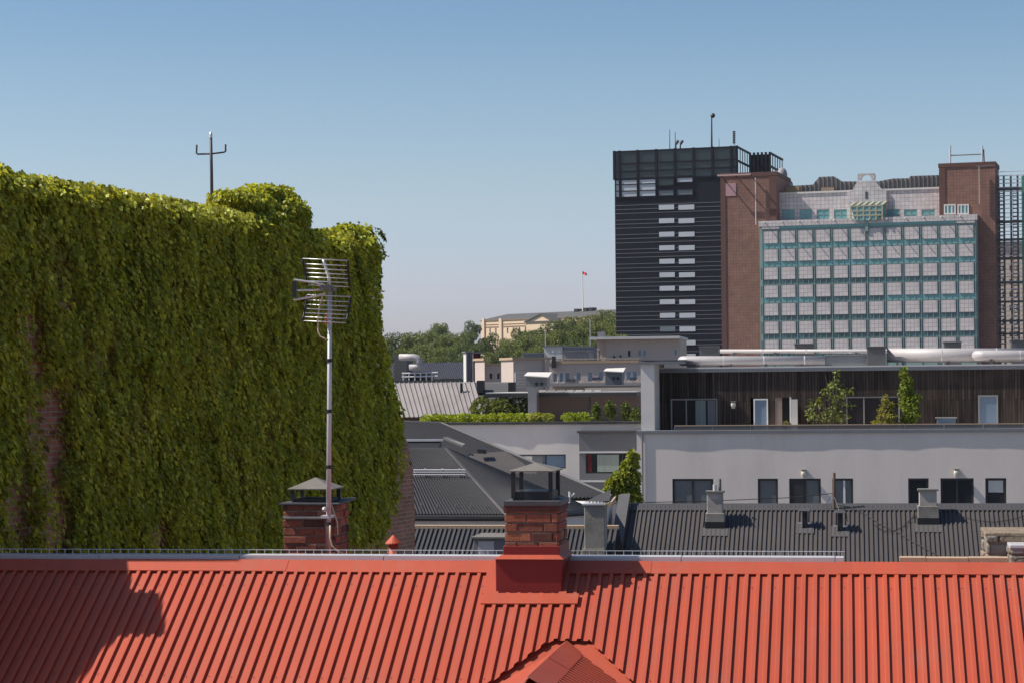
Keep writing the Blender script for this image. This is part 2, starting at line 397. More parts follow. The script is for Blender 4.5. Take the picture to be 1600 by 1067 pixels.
# charred upright boards
m, nt, b = base_mat('charred_boards')
tc = nd(nt, 'ShaderNodeTexCoord'); sp = nd(nt, 'ShaderNodeSeparateXYZ'); nt.links.new(tc.outputs['Object'], sp.inputs[0])
br = nd(nt, 'ShaderNodeTexBrick', offset=.37); br.inputs['Scale'].default_value = 1; br.inputs['Brick Width'].default_value = 4.2; br.inputs['Row Height'].default_value = .145; br.inputs['Mortar Size'].default_value = .012
cb = nd(nt, 'ShaderNodeCombineXYZ'); nt.links.new(sp.outputs[2], cb.inputs[0]); nt.links.new(sp.outputs[0], cb.inputs[1]); nt.links.new(cb.outputs[0], br.inputs['Vector'])
br.inputs['Color1'].default_value = (.020,.016,.015,1); br.inputs['Color2'].default_value = (.048,.036,.030,1); br.inputs['Mortar'].default_value = (.008,.007,.007,1)
n1 = noise_fac(nt, 1.0, 5, .7, stretch=(9, 9, .5)); n2 = noise_fac(nt, .22, 3, .6)
c = mixc(nt, 1.0, br.outputs[0], ramp(nt, n1.outputs[0], [(.3, (.8,)*3), (.6, (2.2,)*3), (.75, (4.4,3.9,3.5))]), 'MULTIPLY')
c = mixc(nt, ramp(nt, n2.outputs[0], [(.48, (0,0,0)), (.68, (.45,)*3)]), c, (.14,.10,.075,1))
nt.links.new(c, b.inputs['Base Color']); b.inputs['Roughness'].default_value = .8; b.inputs['Specular IOR Level'].default_value = .15
M['boards'] = m
# ================================================================ ground
g = MB(); g.quad([(-3000,-600,0),(3000,-600,0),(3000,6000,0),(-3000,6000,0)])
tag(g.build('ground', mat('street_ground', (.16, .15, .14), .9, .2, .02)), kind='structure')
# ================================================================ air
hm, nt, b = base_mat('summer_haze'); nt.nodes.remove(b)
pv = nd(nt, 'ShaderNodeVolumePrincipled'); pv.inputs['Color'].default_value = (.86,.90,1,1); pv.inputs['Density'].default_value = .00004; pv.inputs['Anisotropy'].default_value = .2
nt.links.new(pv.outputs[0], nt.nodes['Material Output'].inputs['Volume'])
tag(MB().box(-3010, 3010, -610, 6010, -1, 140).build('haze', hm), kind='stuff')
# ================================================================ red roofed house
V0 = G.p(800, 872, 22.0)[1]; Z0 = G.z(800, 875.0, V0)-.094; TP = .62            # ridge line and pitch
pl = math.hypot(1, TP); NV, NZ = -TP/pl, 1/pl                              # roof normal (v, z)
def red(px, py, h=0):                                                      # point on the red roof plane, h proud of it
    q = G.slope(px, py, V0, Z0, TP); return Vector((q[0], q[1]+NV*h, q[2]+NZ*h))
def onroof(u, v, h=0): return Vector((u, v+NV*h, Z0-TP*(V0-v)+NZ*h))
house = thing('red_roofed_house', 'house under the long bright red ribbed metal roof, nearest to the viewer', 'house', G, (0, V0, 0))
UL, UR = -9.9, 5.0; VE = 17.2
pk = red(886, 1010)                                                         # peak of the small cross gable
per = .1165; nr = int((UR-UL)/per)
bl, br_ = G.slope(752, 952, V0, Z0, TP), G.slope(903, 952, V0, Z0, TP)      # foot of the chimney apron
mb = MB()
prof = [(0, 0), (.50, 0), (.59, .028), (.895, .028), (.915, 0)]
pc, pL, pR = red(891, 1003, .05), red(770, 1067, .05), red(988, 1067, .05)
def cut(u):
    d = u-pc[0]; w_ = .19; k = (pc[1]-pR[1])/(abs(pR[0]-pc[0])-w_) if d > 0 else (pc[1]-pL[1])/(abs(pL[0]-pc[0])-w_)
    return max(VE, pc[1]-max(0, abs(d)-w_)*k)
rows = []
for i in range(nr):
    for fr, h in prof: rows.append((UL+(i+fr)*per, h))
for k, (u, h) in enumerate(rows):
    vb = cut(u); N = 5
    for j in range(N):
        v = V0-.06+(vb-V0+.06)*j/(N-1)
        wob = .0025*noise.noise((u*3, v*2.2, 0)); mb.v.append(tuple(onroof(u+.004*noise.noise((u*.8, v*1.5, 5)), v, .045+h+wob)))
    if k:
        for j in range(N-1):
            a = (k-1)*N+j; mb.f.append((a, a+1, a+N+1, a+N)); mb.m.append(0)
# screw heads
for v in (V0-.30, V0-1.58, V0-2.8):
    for i in range(nr):
        if i % 2 == 0:
            u = UL+(i+.25)*per; vv = v+random.uniform(-.012, .012)
            if vv > cut(u)+.05 and not (bl[0] < u < br_[0] and vv > bl[1]-.06):
                p = onroof(u, vv, .045); n = len(mb.v); r = .007
                ring = [(r*math.cos(a), r*math.sin(a)) for a in [math.pi*k/3 for k in range(6)]]
                mb.v += [tuple(onroof(u+x, vv+y*.85, .050)) for x, y in ring]; mb.f.append(tuple(range(n, n+6))); mb.m.append(1)
roof = mb.build('roof', [M['red'], M['screw']], house)
# boarding under the sheets, far slope, gable walls
mb = MB()
mb.quad([onroof(UL,VE),onroof(UR,VE),onroof(UR,V0),onroof(UL,V0)])
mb.build('roof_deck', M['red_dark'], house)
zb = Z0-TP*4.6
mb = MB(); ribs(mb, (UR,V0+.05,Z0+.02),(UL,V0+.05,Z0+.02),(UL,V0+4.6,zb),(UR,V0+4.6,zb), nr, [(0,0),(.5,0),(.58,.022),(.9,.022),(.98,0)])
mb.build('rear_slope', M['red'], house)
mb = MB(); ze = Z0-TP*(V0-VE)
mb.hexa([(UL+.2,VE+.2,0),(UR-.2,VE+.2,0),(UR-.2,V0+4.4,0),(UL+.2,V0+4.4,0)], [(UL+.2,VE+.2,ze),(UR-.2,VE+.2,ze),(UR-.2,V0+4.4,ze),(UL+.2,V0+4.4,ze)])
for u in (UL+.2, UR-.2): mb.quad([(u,VE+.2,ze),(u,V0,Z0-.08),(u,V0+4.4,ze)])
mb.build('wall', M['rendlight'], house)
# ridge cap: folded sheet in lengths, open rib ends below it
mb = MB(); u = UL; k = 0
while u < UR:
    e = min(u+1.95, UR); h = .078+(k % 2)*.004; d = .150+random.uniform(-.006, .006)
    a, b_ = onroof(u, V0-d*.85, h-.004), onroof(e+.03, V0-d*.85, h-.004)
    t0, t1 = (u, V0, Z0+h*1.12+.004), (e+.03, V0, Z0+h*1.12+.004)
    mb.quad([a, b_, t1, t0]); mb.quad([onroof(u, V0-d*.85, h-.018), onroof(e+.03, V0-d*.85, h-.018), b_, a])
    mb.quad([t0, t1, (e+.03, V0+.16, Z0-.0), (u, V0+.16, Z0-.0)])
    u = e; k += 1
mb.build('ridge_cap', M['red'], house)
# roof walkway on the rear slope
vw = V0+.20; mbp = MB(); mbn = MB()
ua, ub = G.u(-60, 866, vw), G.u(1320, 868, vw)
zt = lambda u: G.z(800, 868.6, vw)
z1 = zt(0); u = ua
while u < ub:
    e = min(u+1.6, ub); dz = random.uniform(-.003, .003)
    mbp.box(u, e-.012, vw, vw+.02, z1-.05+dz, z1+dz); mbp.box(u, e-.012, vw+.02, vw+.25, z1-.012+dz, z1-.002+dz)
    u = e
x = ua
while x < ub: mbn.box(x, x+.0055, vw+.25, vw+.257, z1-.02, z1+.042); x += .092
mbn.box(ua, ub, vw+.248, vw+.259, z1+.040, z1+.046)
wk = mbp.build('roof_walkway', M['galv'], house); mbn.build('walkway_railing', M['galv'], wk)
mb = MB()
for xa, xb in ((1405, 1447), (1447, 1514), (1514, 1577)):
    q, r = G.u(xa, 874, vw), G.u(xb, 874, vw); mb.box(q+.005, r-.005, vw, vw+.2, G.z(1480, 877, vw), G.z(1480, 871, vw)+random.uniform(-.003,.003))
mb.build('timber_edge_board', M['copper'], house)
# ---- main chimney
fr0 = G.slope(826, 938, V0, Z0, TP); vc = fr0[1]
cu0, cu1 = G.u(774.5, 905, vc), G.u(877.5, 905, vc); ztop = G.z(826, 873, vc)
cd = .80
def chimney_cap(parent, u0, u1, v0, v1, z0, zpost, zpeak, ins, over, name='chimney_cap', mtop=None, legs=True):
    base = MB().box(u0+ins, u1-ins, v0+ins, v1-ins, z0, z0+(zpost-z0)*.30).build('cap_base', M['black'], parent)
    if legs:
        l = .042
        for a in (u0+ins*.8, u1-ins*.8-l):
            for c in (v0+ins*.8, v1-ins*.8-l): boxpart('cap_leg', M['black'], parent, a, a+l, c, c+l, z0+.02, zpost)
    return MB().pyramid(u0-over, u1+over, v0-over, v1+over, zpost, zpeak, rim=.012).build(name, mtop or M['capgrey'], parent)
bu0, bu1 = G.u(789.5, 815, vc+.05), G.u(871, 815, vc+.05); zb0 = ztop-.02; zb1 = G.z(826, 787, vc+.05)
bv0, bv1 = vc+.05, vc+cd-.05
core = MB().box(bu0+.012, bu1-.012, bv0+.012, bv1-.012, zb0, zb1-.005).build('chimney', M['mortar'], house)
brickwork(bu0, bu1, bv0, bv1, zb0, zb1, .098, .25, .014, .007).build('brick_courses', BR, core, bevel=.006)
bx = MB(); bx.hexa([(cu0,vc,fr0[2]-.1),(cu1,vc,fr0[2]-.1),(cu1,vc+cd,fr0[2]-.1),(cu0,vc+cd,fr0[2]-.1)], [(cu0,vc,ztop),(cu1,vc,ztop),(cu1,vc+cd,ztop),(cu0,vc+cd,ztop)])
zl = ztop+.016
bx.hexa([(cu0-.03,vc-.035,ztop),(cu1+.03,vc-.035,ztop),(cu1+.03,vc+cd+.03,ztop),(cu0-.03,vc+cd+.03,ztop)], [(bu0-.012,bv0-.012,ztop+.05),(bu1+.012,bv0-.012,ztop+.05),(bu1+.012,bv1+.012,ztop+.05),(bu0-.012,bv1+.012,ztop+.05)], 1)
zc = G.z(826, 852, bv0); bx.box(bu0-.022, bu1+.022, bv0-.022, bv1+.022, ztop+.03, zc)
bx.build('chimney_flashing', [M['red_box'], M['red']], core, bevel=.008)
ap = MB(); h = .083
for px0, px1 in ((752, 903),):
    A, B = G.slope(772, 935, V0, Z0, TP), G.slope(898, 940, V0, Z0, TP)
    ap.slab([onroof(bl[0],bl[1],h),onroof(br_[0],br_[1],h),onroof(br_[0]-.02,V0-.1,h+.006),onroof(cu1-.02,V0-.1,h+.006),onroof(cu1-.02,vc+.01,h),onroof(cu0+.02,vc+.01,h),onroof(cu0-.02,V0-.1,h+.006),onroof(bl[0]+.05,V0-.1,h+.006)][:0] or [onroof(bl[0],bl[1],h),onroof(br_[0],br_[1],h),onroof(br_[0],vc+.02,h),onroof(bl[0],vc+.02,h)], (0,.006,-.012))
    ap.slab([onroof(cu1-.03,vc+.02,h),onroof(cu1+.05,vc+.02,h),onroof(cu1+.05,V0-.02,h),onroof(cu1-.03,V0-.02,h)], (0,.006,-.012))
    ap.slab([onroof(cu0-.14,vc+.02,h),onroof(cu0+.03,vc+.02,h),onroof(cu0+.03,V0-.02,h),onroof(cu0-.14,V0-.02,h)], (0,.006,-.012))
ap.build('chimney_apron', M['red'], core)
MB().box(bu0-.012, bu1+.03, bv0-.03, bv1+.02, zb1-.02, zb1+.035).build('chimney_slab', M['capdark'], core, bevel=.006)
cs = MB().box(bu0-.016, bu1+.018, bv0-.018, bv1+.018, zb1-.075, zb1-.021).build('top_course', M['brick2'], core)
zs = zb1+.035
chimney_cap(core, bu0, bu1, bv0, bv1, zs, G.z(826, 737, bv0), G.z(835, 722, bv0+.3), .07, -.03)
# ---- left chimney on the rear slope
vl = V0+1.6; lu0, lu1 = G.u(443.5, 830, vl), G.u(524, 830, vl); lz1 = G.z(484, 788, vl); lz0 = Z0-TP*2.2; ld = lu1-lu0
core2 = MB().box(lu0+.012, lu1-.012, vl+.012, vl+ld-.012, lz0, lz1-.005).build('chimney', M['mortar'], house)
brickwork(lu0, lu1, vl, vl+ld, lz0, lz1, .094, .25, .016, .012).build('brick_courses', BR, core2, bevel=.006)
lt = MB(); lt.hexa([(lu0-.05,vl-.05,lz1),(lu1+.04,vl-.05,lz1),(lu1+.09,vl+ld+.06,lz1+.02),(lu0-.05,vl+ld+.05,lz1)],[(lu0-.05,vl-.05,lz1+.02),(lu1+.04,vl-.05,lz1+.015),(lu1+.09,vl+ld+.06,lz1+.05),(lu0-.05,vl+ld+.05,lz1+.02)])
lt.build('chimney_slab', M['capdark'], core2)
MB().box(lu0-.002, lu1-.02, vl-.035, vl-.01, G.z(484,809,vl), G.z(484,806,vl)).build('strap', M['steel'], core2)
z5 = lz1+.02
chimney_cap(core2, lu0, lu1, vl, vl+ld, z5, G.z(484, 765, vl), G.z(497, 745, vl+.3), .08, -.035)
# two rough stone chimneys on the rear slope at the far right
for (xa, xb, ya, dv, s_) in ((1541, 1640, 831, .9, .8), (1579, 1650, 850, .55, .5)):
    v = V0+dv; q, r = G.u(xa, 850, v), G.u(xb, 850, v); zt_ = G.z(xa, ya, v)
    sm = MB().box(q+.02, r-.02, v+.02, v+s_-.02, Z0-TP*(dv+s_)-.3, zt_-.05).build('stone_chimney', M['mortar'], house)
    brickwork(q, r, v, v+s_, Z0-TP*(dv+s_)-.1, zt_-.03, .125, .27, .016, .022).build('stone_courses', [M['stone'], M['stone2'], M['concrete'], M['stone2']], sm, bevel=.018)
    MB().box(q-.012, r+.03, v-.012, v+s_+.02, zt_-.045, zt_+.0).build('chimney_slab', M['stone2'] if dv > .6 else M['galv'], sm, bevel=.012)
# small red cowl
vv = V0+.85; cu, cz = G.u(615, 850, vv), Z0-TP*.85
cw = MB().tube([(cu,vv,cz-.1),(cu,vv,G.z(615,848,vv))], .055, 14).build('vent_cowl', M['red'], house, smooth=True)
c2 = MB(); zt_ = G.z(615,848,vv); c2.tube([(cu,vv,zt_-.004),(cu,vv,zt_+.006),(cu,vv,G.z(615,835.5,vv))], [.095,.092,.012], 16); c2.build('cowl_cap', M['red'], cw)
# ---- small cross gable in the roof
pk2 = red(886, 1010, .0); gz = pk2[2]+.02; pd = .55; gu = pk2[0]; vtip = pk2[1]
def gab(du, v, h=0): return Vector((gu+du, v, gz-pd*abs(du)+h))
mb = MB(); per2 = .1165; k = 0
for i in range(24):
    for fr, h in [(0,0),(.30,0),(.42,.035),(.86,.035),(.92,0)]:
        v = vtip-.14-(i+fr)*per2; dmax = max(.03, (vtip-.10-v)*TP/pd)
        mb.v.append(tuple(gab(.12, v, h+.008))); mb.v.append(tuple(gab(max(.16, dmax), v, h+.008))); k += 1
for i in range(k-1): o = 2*i; mb.f.append((o, o+1, o+3, o+2)); mb.m.append(0)
gable = mb.build('cross_gable', M['red'], house)
mb = MB(); mb.quad([gab(0,vtip,.012), gab(0,VE,.012), gab(-(vtip-VE)*TP/pd,VE,.012)]); mb.build('gable_left_slope', M['red'], gable)
for i, (a, b_) in enumerate(((0, .42), (.42, 1.3), (1.3, 2.6))):
    mb = MB(); h = .046+.004*(i % 2); va_, vb_ = vtip-a, vtip-b_-.03
    r0 = 0.0
    mb.quad([gab(0,va_,h),gab(0,vb_,h),gab(.20,vb_,h-.004),gab(.20 if i else .16,va_ if i else va_-.17,h-.004)])
    mb.quad([gab(.20 if i else .16,va_ if i else va_-.17,h-.004),gab(.20,vb_,h-.004),gab(.20,vb_,h-.024),gab(.20 if i else .16,va_ if i else va_-.17,h-.024)])
    mb.quad([gab(0,va_,h),gab(-.05,va_-.04 if not i else va_,h-.006),gab(-.05,vb_,h-.006),gab(0,vb_,h)])
    mb.build('gable_ridge_cap', M['red'], gable)
mb = MB(); mb.quad([onroof(gu-2.6,VE,.012),onroof(gu+2.6,VE,.012),onroof(gu+2.6,vtip+.2,.012),onroof(gu-2.6,vtip+.2,.012)])
mb.build('valley_gutter', M['red'], house)
# ---- unseen block on the left, outline traced back from the roof shadow it casts
UC = UL-.05
outline = [(372,872.5),(330,880),(262,884),(205,887),(208,929),(253,931),(263,1000),(205,998),(183,1005),(165,1022),(130,1067),(95,1120)]
pts = []
for px, py in outline:
    q = red(px, py, .05)
    if py < 886: q = Vector((G.u(px, py, V0-.03), V0-.03, G.z(px, py, V0-.03)))
    t = (UC-q[0])/SUN_G[0]; r = q+SUN_G*t; pts.append((r[1], r[2]))
vf = pts[-1][0]-2.0
poly = [(V0+1.2, pts[0][1]+.05)]+pts+[(vf, pts[-1][1]-1.2), (vf, 0), (V0+1.2, 0)]
nb = MB(); nb.hexa([(UC-5, a, b_) for a, b_ in reversed(poly)][::-1], [(UC, a, b_) for a, b_ in reversed(poly)][::-1])
o = nb.build('roof_shadow_block', M['rendlight'], None, org=(UC-2, V0, 0), top=G)
tag(o, 'unseen block beyond the left edge, shaped to cast the shadow on the red roof', 'house')
# ================================================================ aerial mast with grid antenna
va = vl-.16; ma = thing('television_aerial', 'tall steel mast with a two panel grid television antenna, strapped to the left brick chimney', 'antenna', G, (G.u(514,862,va), va, G.z(514,870,va)))
p0, p1, p2 = G.p(513, 880, va), G.p(514.5, 640, va), G.p(515.5, 452, va)
MB().tube([p0, p1, p2], [.030, .026, .024], 12).build('mast', M['galv'], ma, smooth=True)
mb = MB()
for y in (563, 642, 729, 818):
    q = G.p(514.3, y, va); mb.tube([q-Vector((0,0,.02)), q+Vector((0,0,.02))], .034, 12)
mb.build('clamp_rings', M['black'], ma)
bar = MB(); bar.tube([G.p(516,455,va-.03), G.p(513,432,va-.03), G.p(507,412,va-.03), G.p(505,406,va-.03)], .017, 8); bar.build('spine_bar', M['alu'], ma, smooth=True)
for (c, yt, yb, xs) in ((0, 406, 447, ((473,543),(480,546.5))), (1, 462.5, 503, ((480,548.5),(473,541)))):
    mb = MB(); sd = MB(); n = 7
    bow = lambda t: .10*(1-(t if c == 0 else 1-t))**1.6
    lft = []; rgt = []
    for i in range(n):
        t = i/(n-1); y = yt+(yb-yt)*(t**.9)
        xl = xs[0][0]+(xs[1][0]-xs[0][0])*t; xr = xs[0][1]+(xs[1][1]-xs[0][1])*t
        vv = va-.05-bow(t)
        A, B = G.p(xl, y-1.5, vv), G.p(xr, y+1.5, vv+.04)
        mb.tube([A, B], .0065, 6); lft.append(A); rgt.append(B)
    gp = mb.build('reflector_panel', M['alu'], ma, smooth=True)
    sd.tube(lft, .013, 6); sd.tube(rgt, .013, 6); sd.build('panel_side_bars', M['black'], gp, smooth=True)
mb = MB()
c0 = G.p(514, 452, va-.06)
for y0, y1, r in ((437.5, 446, .013), (454, 453, .012), (469, 459, .013)):
    mb.tube([G.p(459, y0, va-.12), G.p(492, (y0*.45+y1*.55), va-.09), G.p(508, y1, va-.05)], r, 6)
for k in range(5):
    x = 466+k*6; mb.tube([G.p(x, 438+k*1.2, va-.22), G.p(x, 438+k*1.2, va-.02)], .006, 5); mb.tube([G.p(x, 468-k*1.2, va-.22), G.p(x, 468-k*1.2, va-.02)], .006, 5)
mb.build('directors', M['alu'], ma)
MB().box(G.u(461.5,450,va), G.u(468,450,va), va-.135, va-.115, G.z(465,466,va), G.z(465,440,va)).build('end_plate', M['black'], ma)
mb = MB(); q = G.p(512, 450, va-.05); mb.box(q[0]-.085, q[0]+.05, q[1]-.04, q[1]+.05, q[2]-.03, q[2]+.025); mb.box(q[0]+.03, q[0]+.10, q[1]-.02, q[1]+.03, q[2]-.045, q[2]-.01)
mb.build('dipole_box', M['capgrey'], ma, bevel=.006)
mb = MB(); pts_ = [(506,456),(503,466),(499,480),(496.5,500),(497,518),(501,526),(507,529),(513,532)]
mb.tube([G.p(x,y,va-.06) for x,y in pts_], .010, 6); mb.build('loop_cable', M['cable'], ma, smooth=True)
mb = MB(); q = G.p(508, 499, va-.05); mb.tube([q-Vector((0,0,.06)), q+Vector((.01,0,.0)), q+Vector((.03,0,.10))], [.02,.018,.006], 8); mb.build('orange_tag', M['orange'], ma)
mb = MB(); pts_ = [(516,820),(516,840),(519,852),(527,860),(538,865)]; mb.tube([G.p(x,y,va-.05) for x,y in pts_], .011, 6)
pts_ = [(517,785),(522,800),(527,815),(528,835)]; mb.tube([G.p(x,y,va+.02) for x,y in pts_], .008, 6); mb.build('down_cable', M['cable'], ma, smooth=True)
mb = MB(); q = G.p(510, 802, va); mb.box(q[0]-.06,q[0]+.06,q[1]-.03,q[1]+.14,q[2]-.05,q[2]-.02); mb.sphere(G.p(507,795,va-.05), .03, 8); mb.build('mast_bracket', M['galv'], ma)
# ================================================================ ivy covered wall
VW = Wf.local(at(0, 600, 28.0))[1]
wall_th = thing('ivy_covered_building', 'old brick building almost wholly hidden under dark green ivy', 'building', Wf, (Wf.u(300, 600, VW), VW, 0))
top_px = [(-230,222),(-60,250),(0,262),(60,275),(100,280),(150,288),(200,298),(250,306),(300,315),(345,322),(380,330),(420,338),(462,352),(500,358),(545,358),(575,362),(590,372)]
edge_px = [(592,420),(593,480),(596,520),(604,560),(618,610),(628,650),(637,690),(643,720),(647,760),(648,800),(648.5,862),(649,900)]
edge_px = [(x-(20 if y < 690 else 0), y) for x, y in edge_px]; top_px = [(x-(16 if x > 500 else 0), y) for x, y in top_px]
topl = [Wf.p(x, y+4, VW) for x, y in top_px]; edge = [Wf.p(x, y, VW) for x, y in edge_px]
DEP = 7.0
poly = [p-Vector((0,0,.12)) for p in topl]+edge
ueh = edge[-1][0]; u0w = topl[0][0]-2.0
ring = [(u0w,topl[0][2]-.1)]+[(p[0],p[2]) for p in poly]+[(ueh,0),(u0w,0)]
mb = MB(); mb.hexa([(a,VW+DEP,b) for a,b in ring], [(a,VW,b) for a,b in ring])
mb.build('wall', M['ivybrick'], wall_th)
# stub of masonry that the ivy has climbed
bq = [Wf.p(x, y, VW+.3) for x, y in ((378,330),(378,306),(452,304),(458,345))]
mb = MB(); mb.box(bq[0][0], bq[2][0], VW+.25, VW+.85, bq[0][2]-1, bq[1][2]); mb.build('roof_upstand', M['ivybrick'], wall_th)
# ---- leaves
ug = np.array([p[0] for p in topl]); zg = np.array([p[2] for p in topl])
lf = [Wf.p(x-(0 if y < 690 else 20), y, VW) for x, y in edge_px]; eu = np.array([p[0] for p in lf])[::-1]; ez = np.array([p[2] for p in lf])[::-1]
umin, umax = topl[0][0]-.3, edge[-1][0]+.1; zlow = Wf.z(0, 880, VW)-.5
gaps = [(36,520,13,45),(75,640,13,38),(45,670,10,50),(80,700,10,30),(68,745,12,50),(12,800,16,55),(75,815,18,45),(95,470,9,18),(105,600,6,14),(150,560,8,22),(45,575,12,20),(240,835,10,22),(617,735,6,48)]
gaps_uv = []
for x, y, rx, ry in gaps:
    a = Wf.p(x, y, VW); b_ = Wf.p(x+rx, y, VW); c = Wf.p(x, y-ry, VW); gaps_uv.append((a[0], a[2], 1.2*abs(b_[0]-a[0]), abs(c[2]-a[2])))
bare = [Wf.p(x, y, VW) for x, y in ((578,870),(585,835),(597,800),(610,770),(622,740),(637,705))]
bz = np.array([p[2] for p in bare]); bu = np.array([p[0] for p in bare])
def nz(x, y, z=0): return noise.noise((x, y, z))
N = 195000
U = rng.uniform(umin, umax, N); Zt = np.interp(U, ug, zg)
# more leaves where the wall is nearer would be wasted: keep even
Z = zlow+(Zt+.02-zlow)*rng.random(N)
P = []; D = []; S = []; C = []
for u, z in zip(U, Z):
    ue = np.interp(z, ez, eu)
    if u > ue+.10: continue
    if z < bz[-1] and u > np.interp(z, bz, bu)+.16*nz(u*5, z*4, 6)+random.gauss(0,.03): continue
    th = .16+.13*nz(u*1.3, z*.9, 3)+.10*nz(u*4.0, z*2.2, 8)+.12*nz(u*7.5, z*4.5, 15)
    dens = .85+.5*nz(u*.9, z*.5, 20)
    g_ = 0
    for a, b_, ra, rb in gaps_uv:
        d = ((u-a)/ra)**2+((z-b_)/rb)**2
        if d < 1.7: g_ = max(g_, 1.0-d*.35+.35*nz(u*9, z*9, 2))
    if random.random() < g_*1.25: continue
    if random.random() > dens+.25: continue
    f = random.random()**.6
    if g_ > .15: f *= .35
    out = max(.02, th)*f
    P.append((u, VW-.01-out, z))
    drp = random.gauss(-1.05, .45)
    D.append((random.gauss(0, .42), -.95+random.gauss(0, .45), drp))
    S.append(min(.125, random.lognormvariate(-2.78, .30)))
    t = .5+.5*nz(u*.8, z*.7, 31)+random.gauss(0, .22)
    brn = max(0, nz(u*1.1, z*1.0, 50)-.12)*1.4+max(0, g_)*.5
    t = min(max(t, 0), 1)
    a = np.array((.215, .262, .040))*(1-t)+np.array((.54, .52, .088))*t
    a = a*(1-min(brn,.8)*.6)+np.array((.40,.27,.13))*min(brn,.8)*.6
    C.append(a*max(.35, 1+random.gauss(0, .34)))
# hanging shoots break the surface into upright tufts
for k in range(4600):
    u = rng.uniform(umin, umax); zt = np.interp(u, ug, zg); z = rng.uniform(zlow, zt-.05)
    ue = np.interp(z, ez, eu)
    if u > ue: continue
    if z-.5 < bz[-1] and u > np.interp(z-.5, bz, bu)-.05: continue
    if any(((u-a)/ra)**2+((z-b_)/rb)**2 < 1.2 or ((u-a)/ra)**2+((z-.35-b_)/rb)**2 < 1.2 for a, b_, ra, rb in gaps_uv): continue
    ln = rng.uniform(.25, .6); o = .16+.13*nz(u*1.3, z*.9, 3)+rng.uniform(.02, .10); t = rng.random()
    for j in range(9):
        q = j/9
        P.append((u+random.gauss(0,.03), VW-o-.08*math.sin(q*2.5)+random.gauss(0,.015), z-ln*q))
        D.append((random.gauss(0,.45), -.95+random.gauss(0,.35), -1.0+random.gauss(0,.3))); S.append(random.uniform(.048,.085))
        C.append((np.array((.235,.29,.043))*(1-t)+np.array((.58,.56,.092))*t)*max(.5,1+random.gauss(0,.2)))
# the rounded crest over the wall head
for k in range(28000):
    u = rng.uniform(umin, topl[-1][0]+.12); zt = np.interp(u, ug, zg)
    ang = rng.uniform(-.35, 1.05)*math.pi/1.6
    rr = (.24+.09*nz(u*2.3, 1, 9)+.06*nz(u*6, 2, 1))*(.6+.4*random.random()**.5)
    y = VW+.14-rr*math.cos(ang)*1.3; z = zt-.27+rr*math.sin(ang)*1.15+.06*nz(u*1.7,0,4)
    P.append((u, y, z)); D.append((random.gauss(0,.5), -.55*math.cos(ang)+random.gauss(0,.4), math.sin(ang)*.5-.55+random.gauss(0,.4)))
    S.append(random.uniform(.055,.105)); t = random.random()
    C.append((np.array((.22,.27,.036))*(1-t)+np.array((.50,.48,.075))*t)*max(.5,1+random.gauss(0,.2)))
for k in range(2600):                      # shoots added along the crest, its sunlit yellow put into their colour
    u = rng.uniform(umin, topl[-1][0]); zt = np.interp(u, ug, zg); d = random.uniform(.15, .5)
    if nz(u*1.6, 5, 3)+random.gauss(0,.25) < -.15: continue
    P.append((u, VW+.1-d, zt-.02-d*random.uniform(.1,.75)+.06*nz(u*3,0,1))); D.append((random.gauss(0,.5), -.8+random.gauss(0,.4), -.35+random.gauss(0,.4)))
    S.append(random.uniform(.05,.10)); C.append(np.array((.42,.45,.075))*max(.5,1+random.gauss(0,.25)))
# roof behind the crest is overgrown too
for k in range(3500):
    u = rng.uniform(umin, topl[-1][0]+.05); zt = np.interp(u, ug, zg)
    P.append((u, VW+rng.uniform(.1, 1.2), zt-.25+rng.uniform(0,.12))); D.append((random.gauss(0,.6),random.gauss(0,.6),.2+random.gauss(0,.4))); S.append(random.uniform(.08,.14)); C.append(np.array((.30,.30,.045))*max(.5,1+random.gauss(0,.2)))
# ivy mound over the upstand, and the tuft at the far end
def mound(px, py, rx, ry, n, vo=0, rv=.45, hang=-.6):
    c = Wf.p(px, py, VW+vo); a = abs(Wf.u(px+rx, py, VW+vo)-c[0]); h = abs(Wf.z(px, py-ry, VW+vo)-c[2])
    d = rng.normal(size=(n,3)); d /= np.linalg.norm(d,axis=1)[:,None]
    r = .62+.38*rng.random(n)**.6
    for q, s in zip(d, r):
        k = 1+.22*nz(q[0]*2+px, q[1]*2, q[2]*2+py)
        P.append((c[0]+q[0]*a*s*k, c[1]+q[1]*rv*s*k, c[2]+q[2]*h*s*k))
        D.append((q[0]*.6+random.gauss(0,.4), q[1]*.5+random.gauss(0,.4), q[2]*.5+hang+random.gauss(0,.35)))
        S.append(random.uniform(.055,.105)); t = random.random()
        C.append((np.array((.19,.25,.034))*(1-t)+np.array((.45,.45,.065))*t)*max(.5,1+random.gauss(0,.2)))
mound(382, 322, 28, 22, 4400, .35); mound(420, 318, 32, 30, 5400, .35); mound(438, 345, 26, 40, 4200, .12); mound(405, 342, 30, 16, 2600, .15); mound(366, 310, 12, 14, 900, .3)
mound(548, 372, 26, 20, 3200, .1, .3); mound(566, 388, 10, 34, 1800, .05, .25); mound(458, 335, 12, 22, 500, .1, .3)
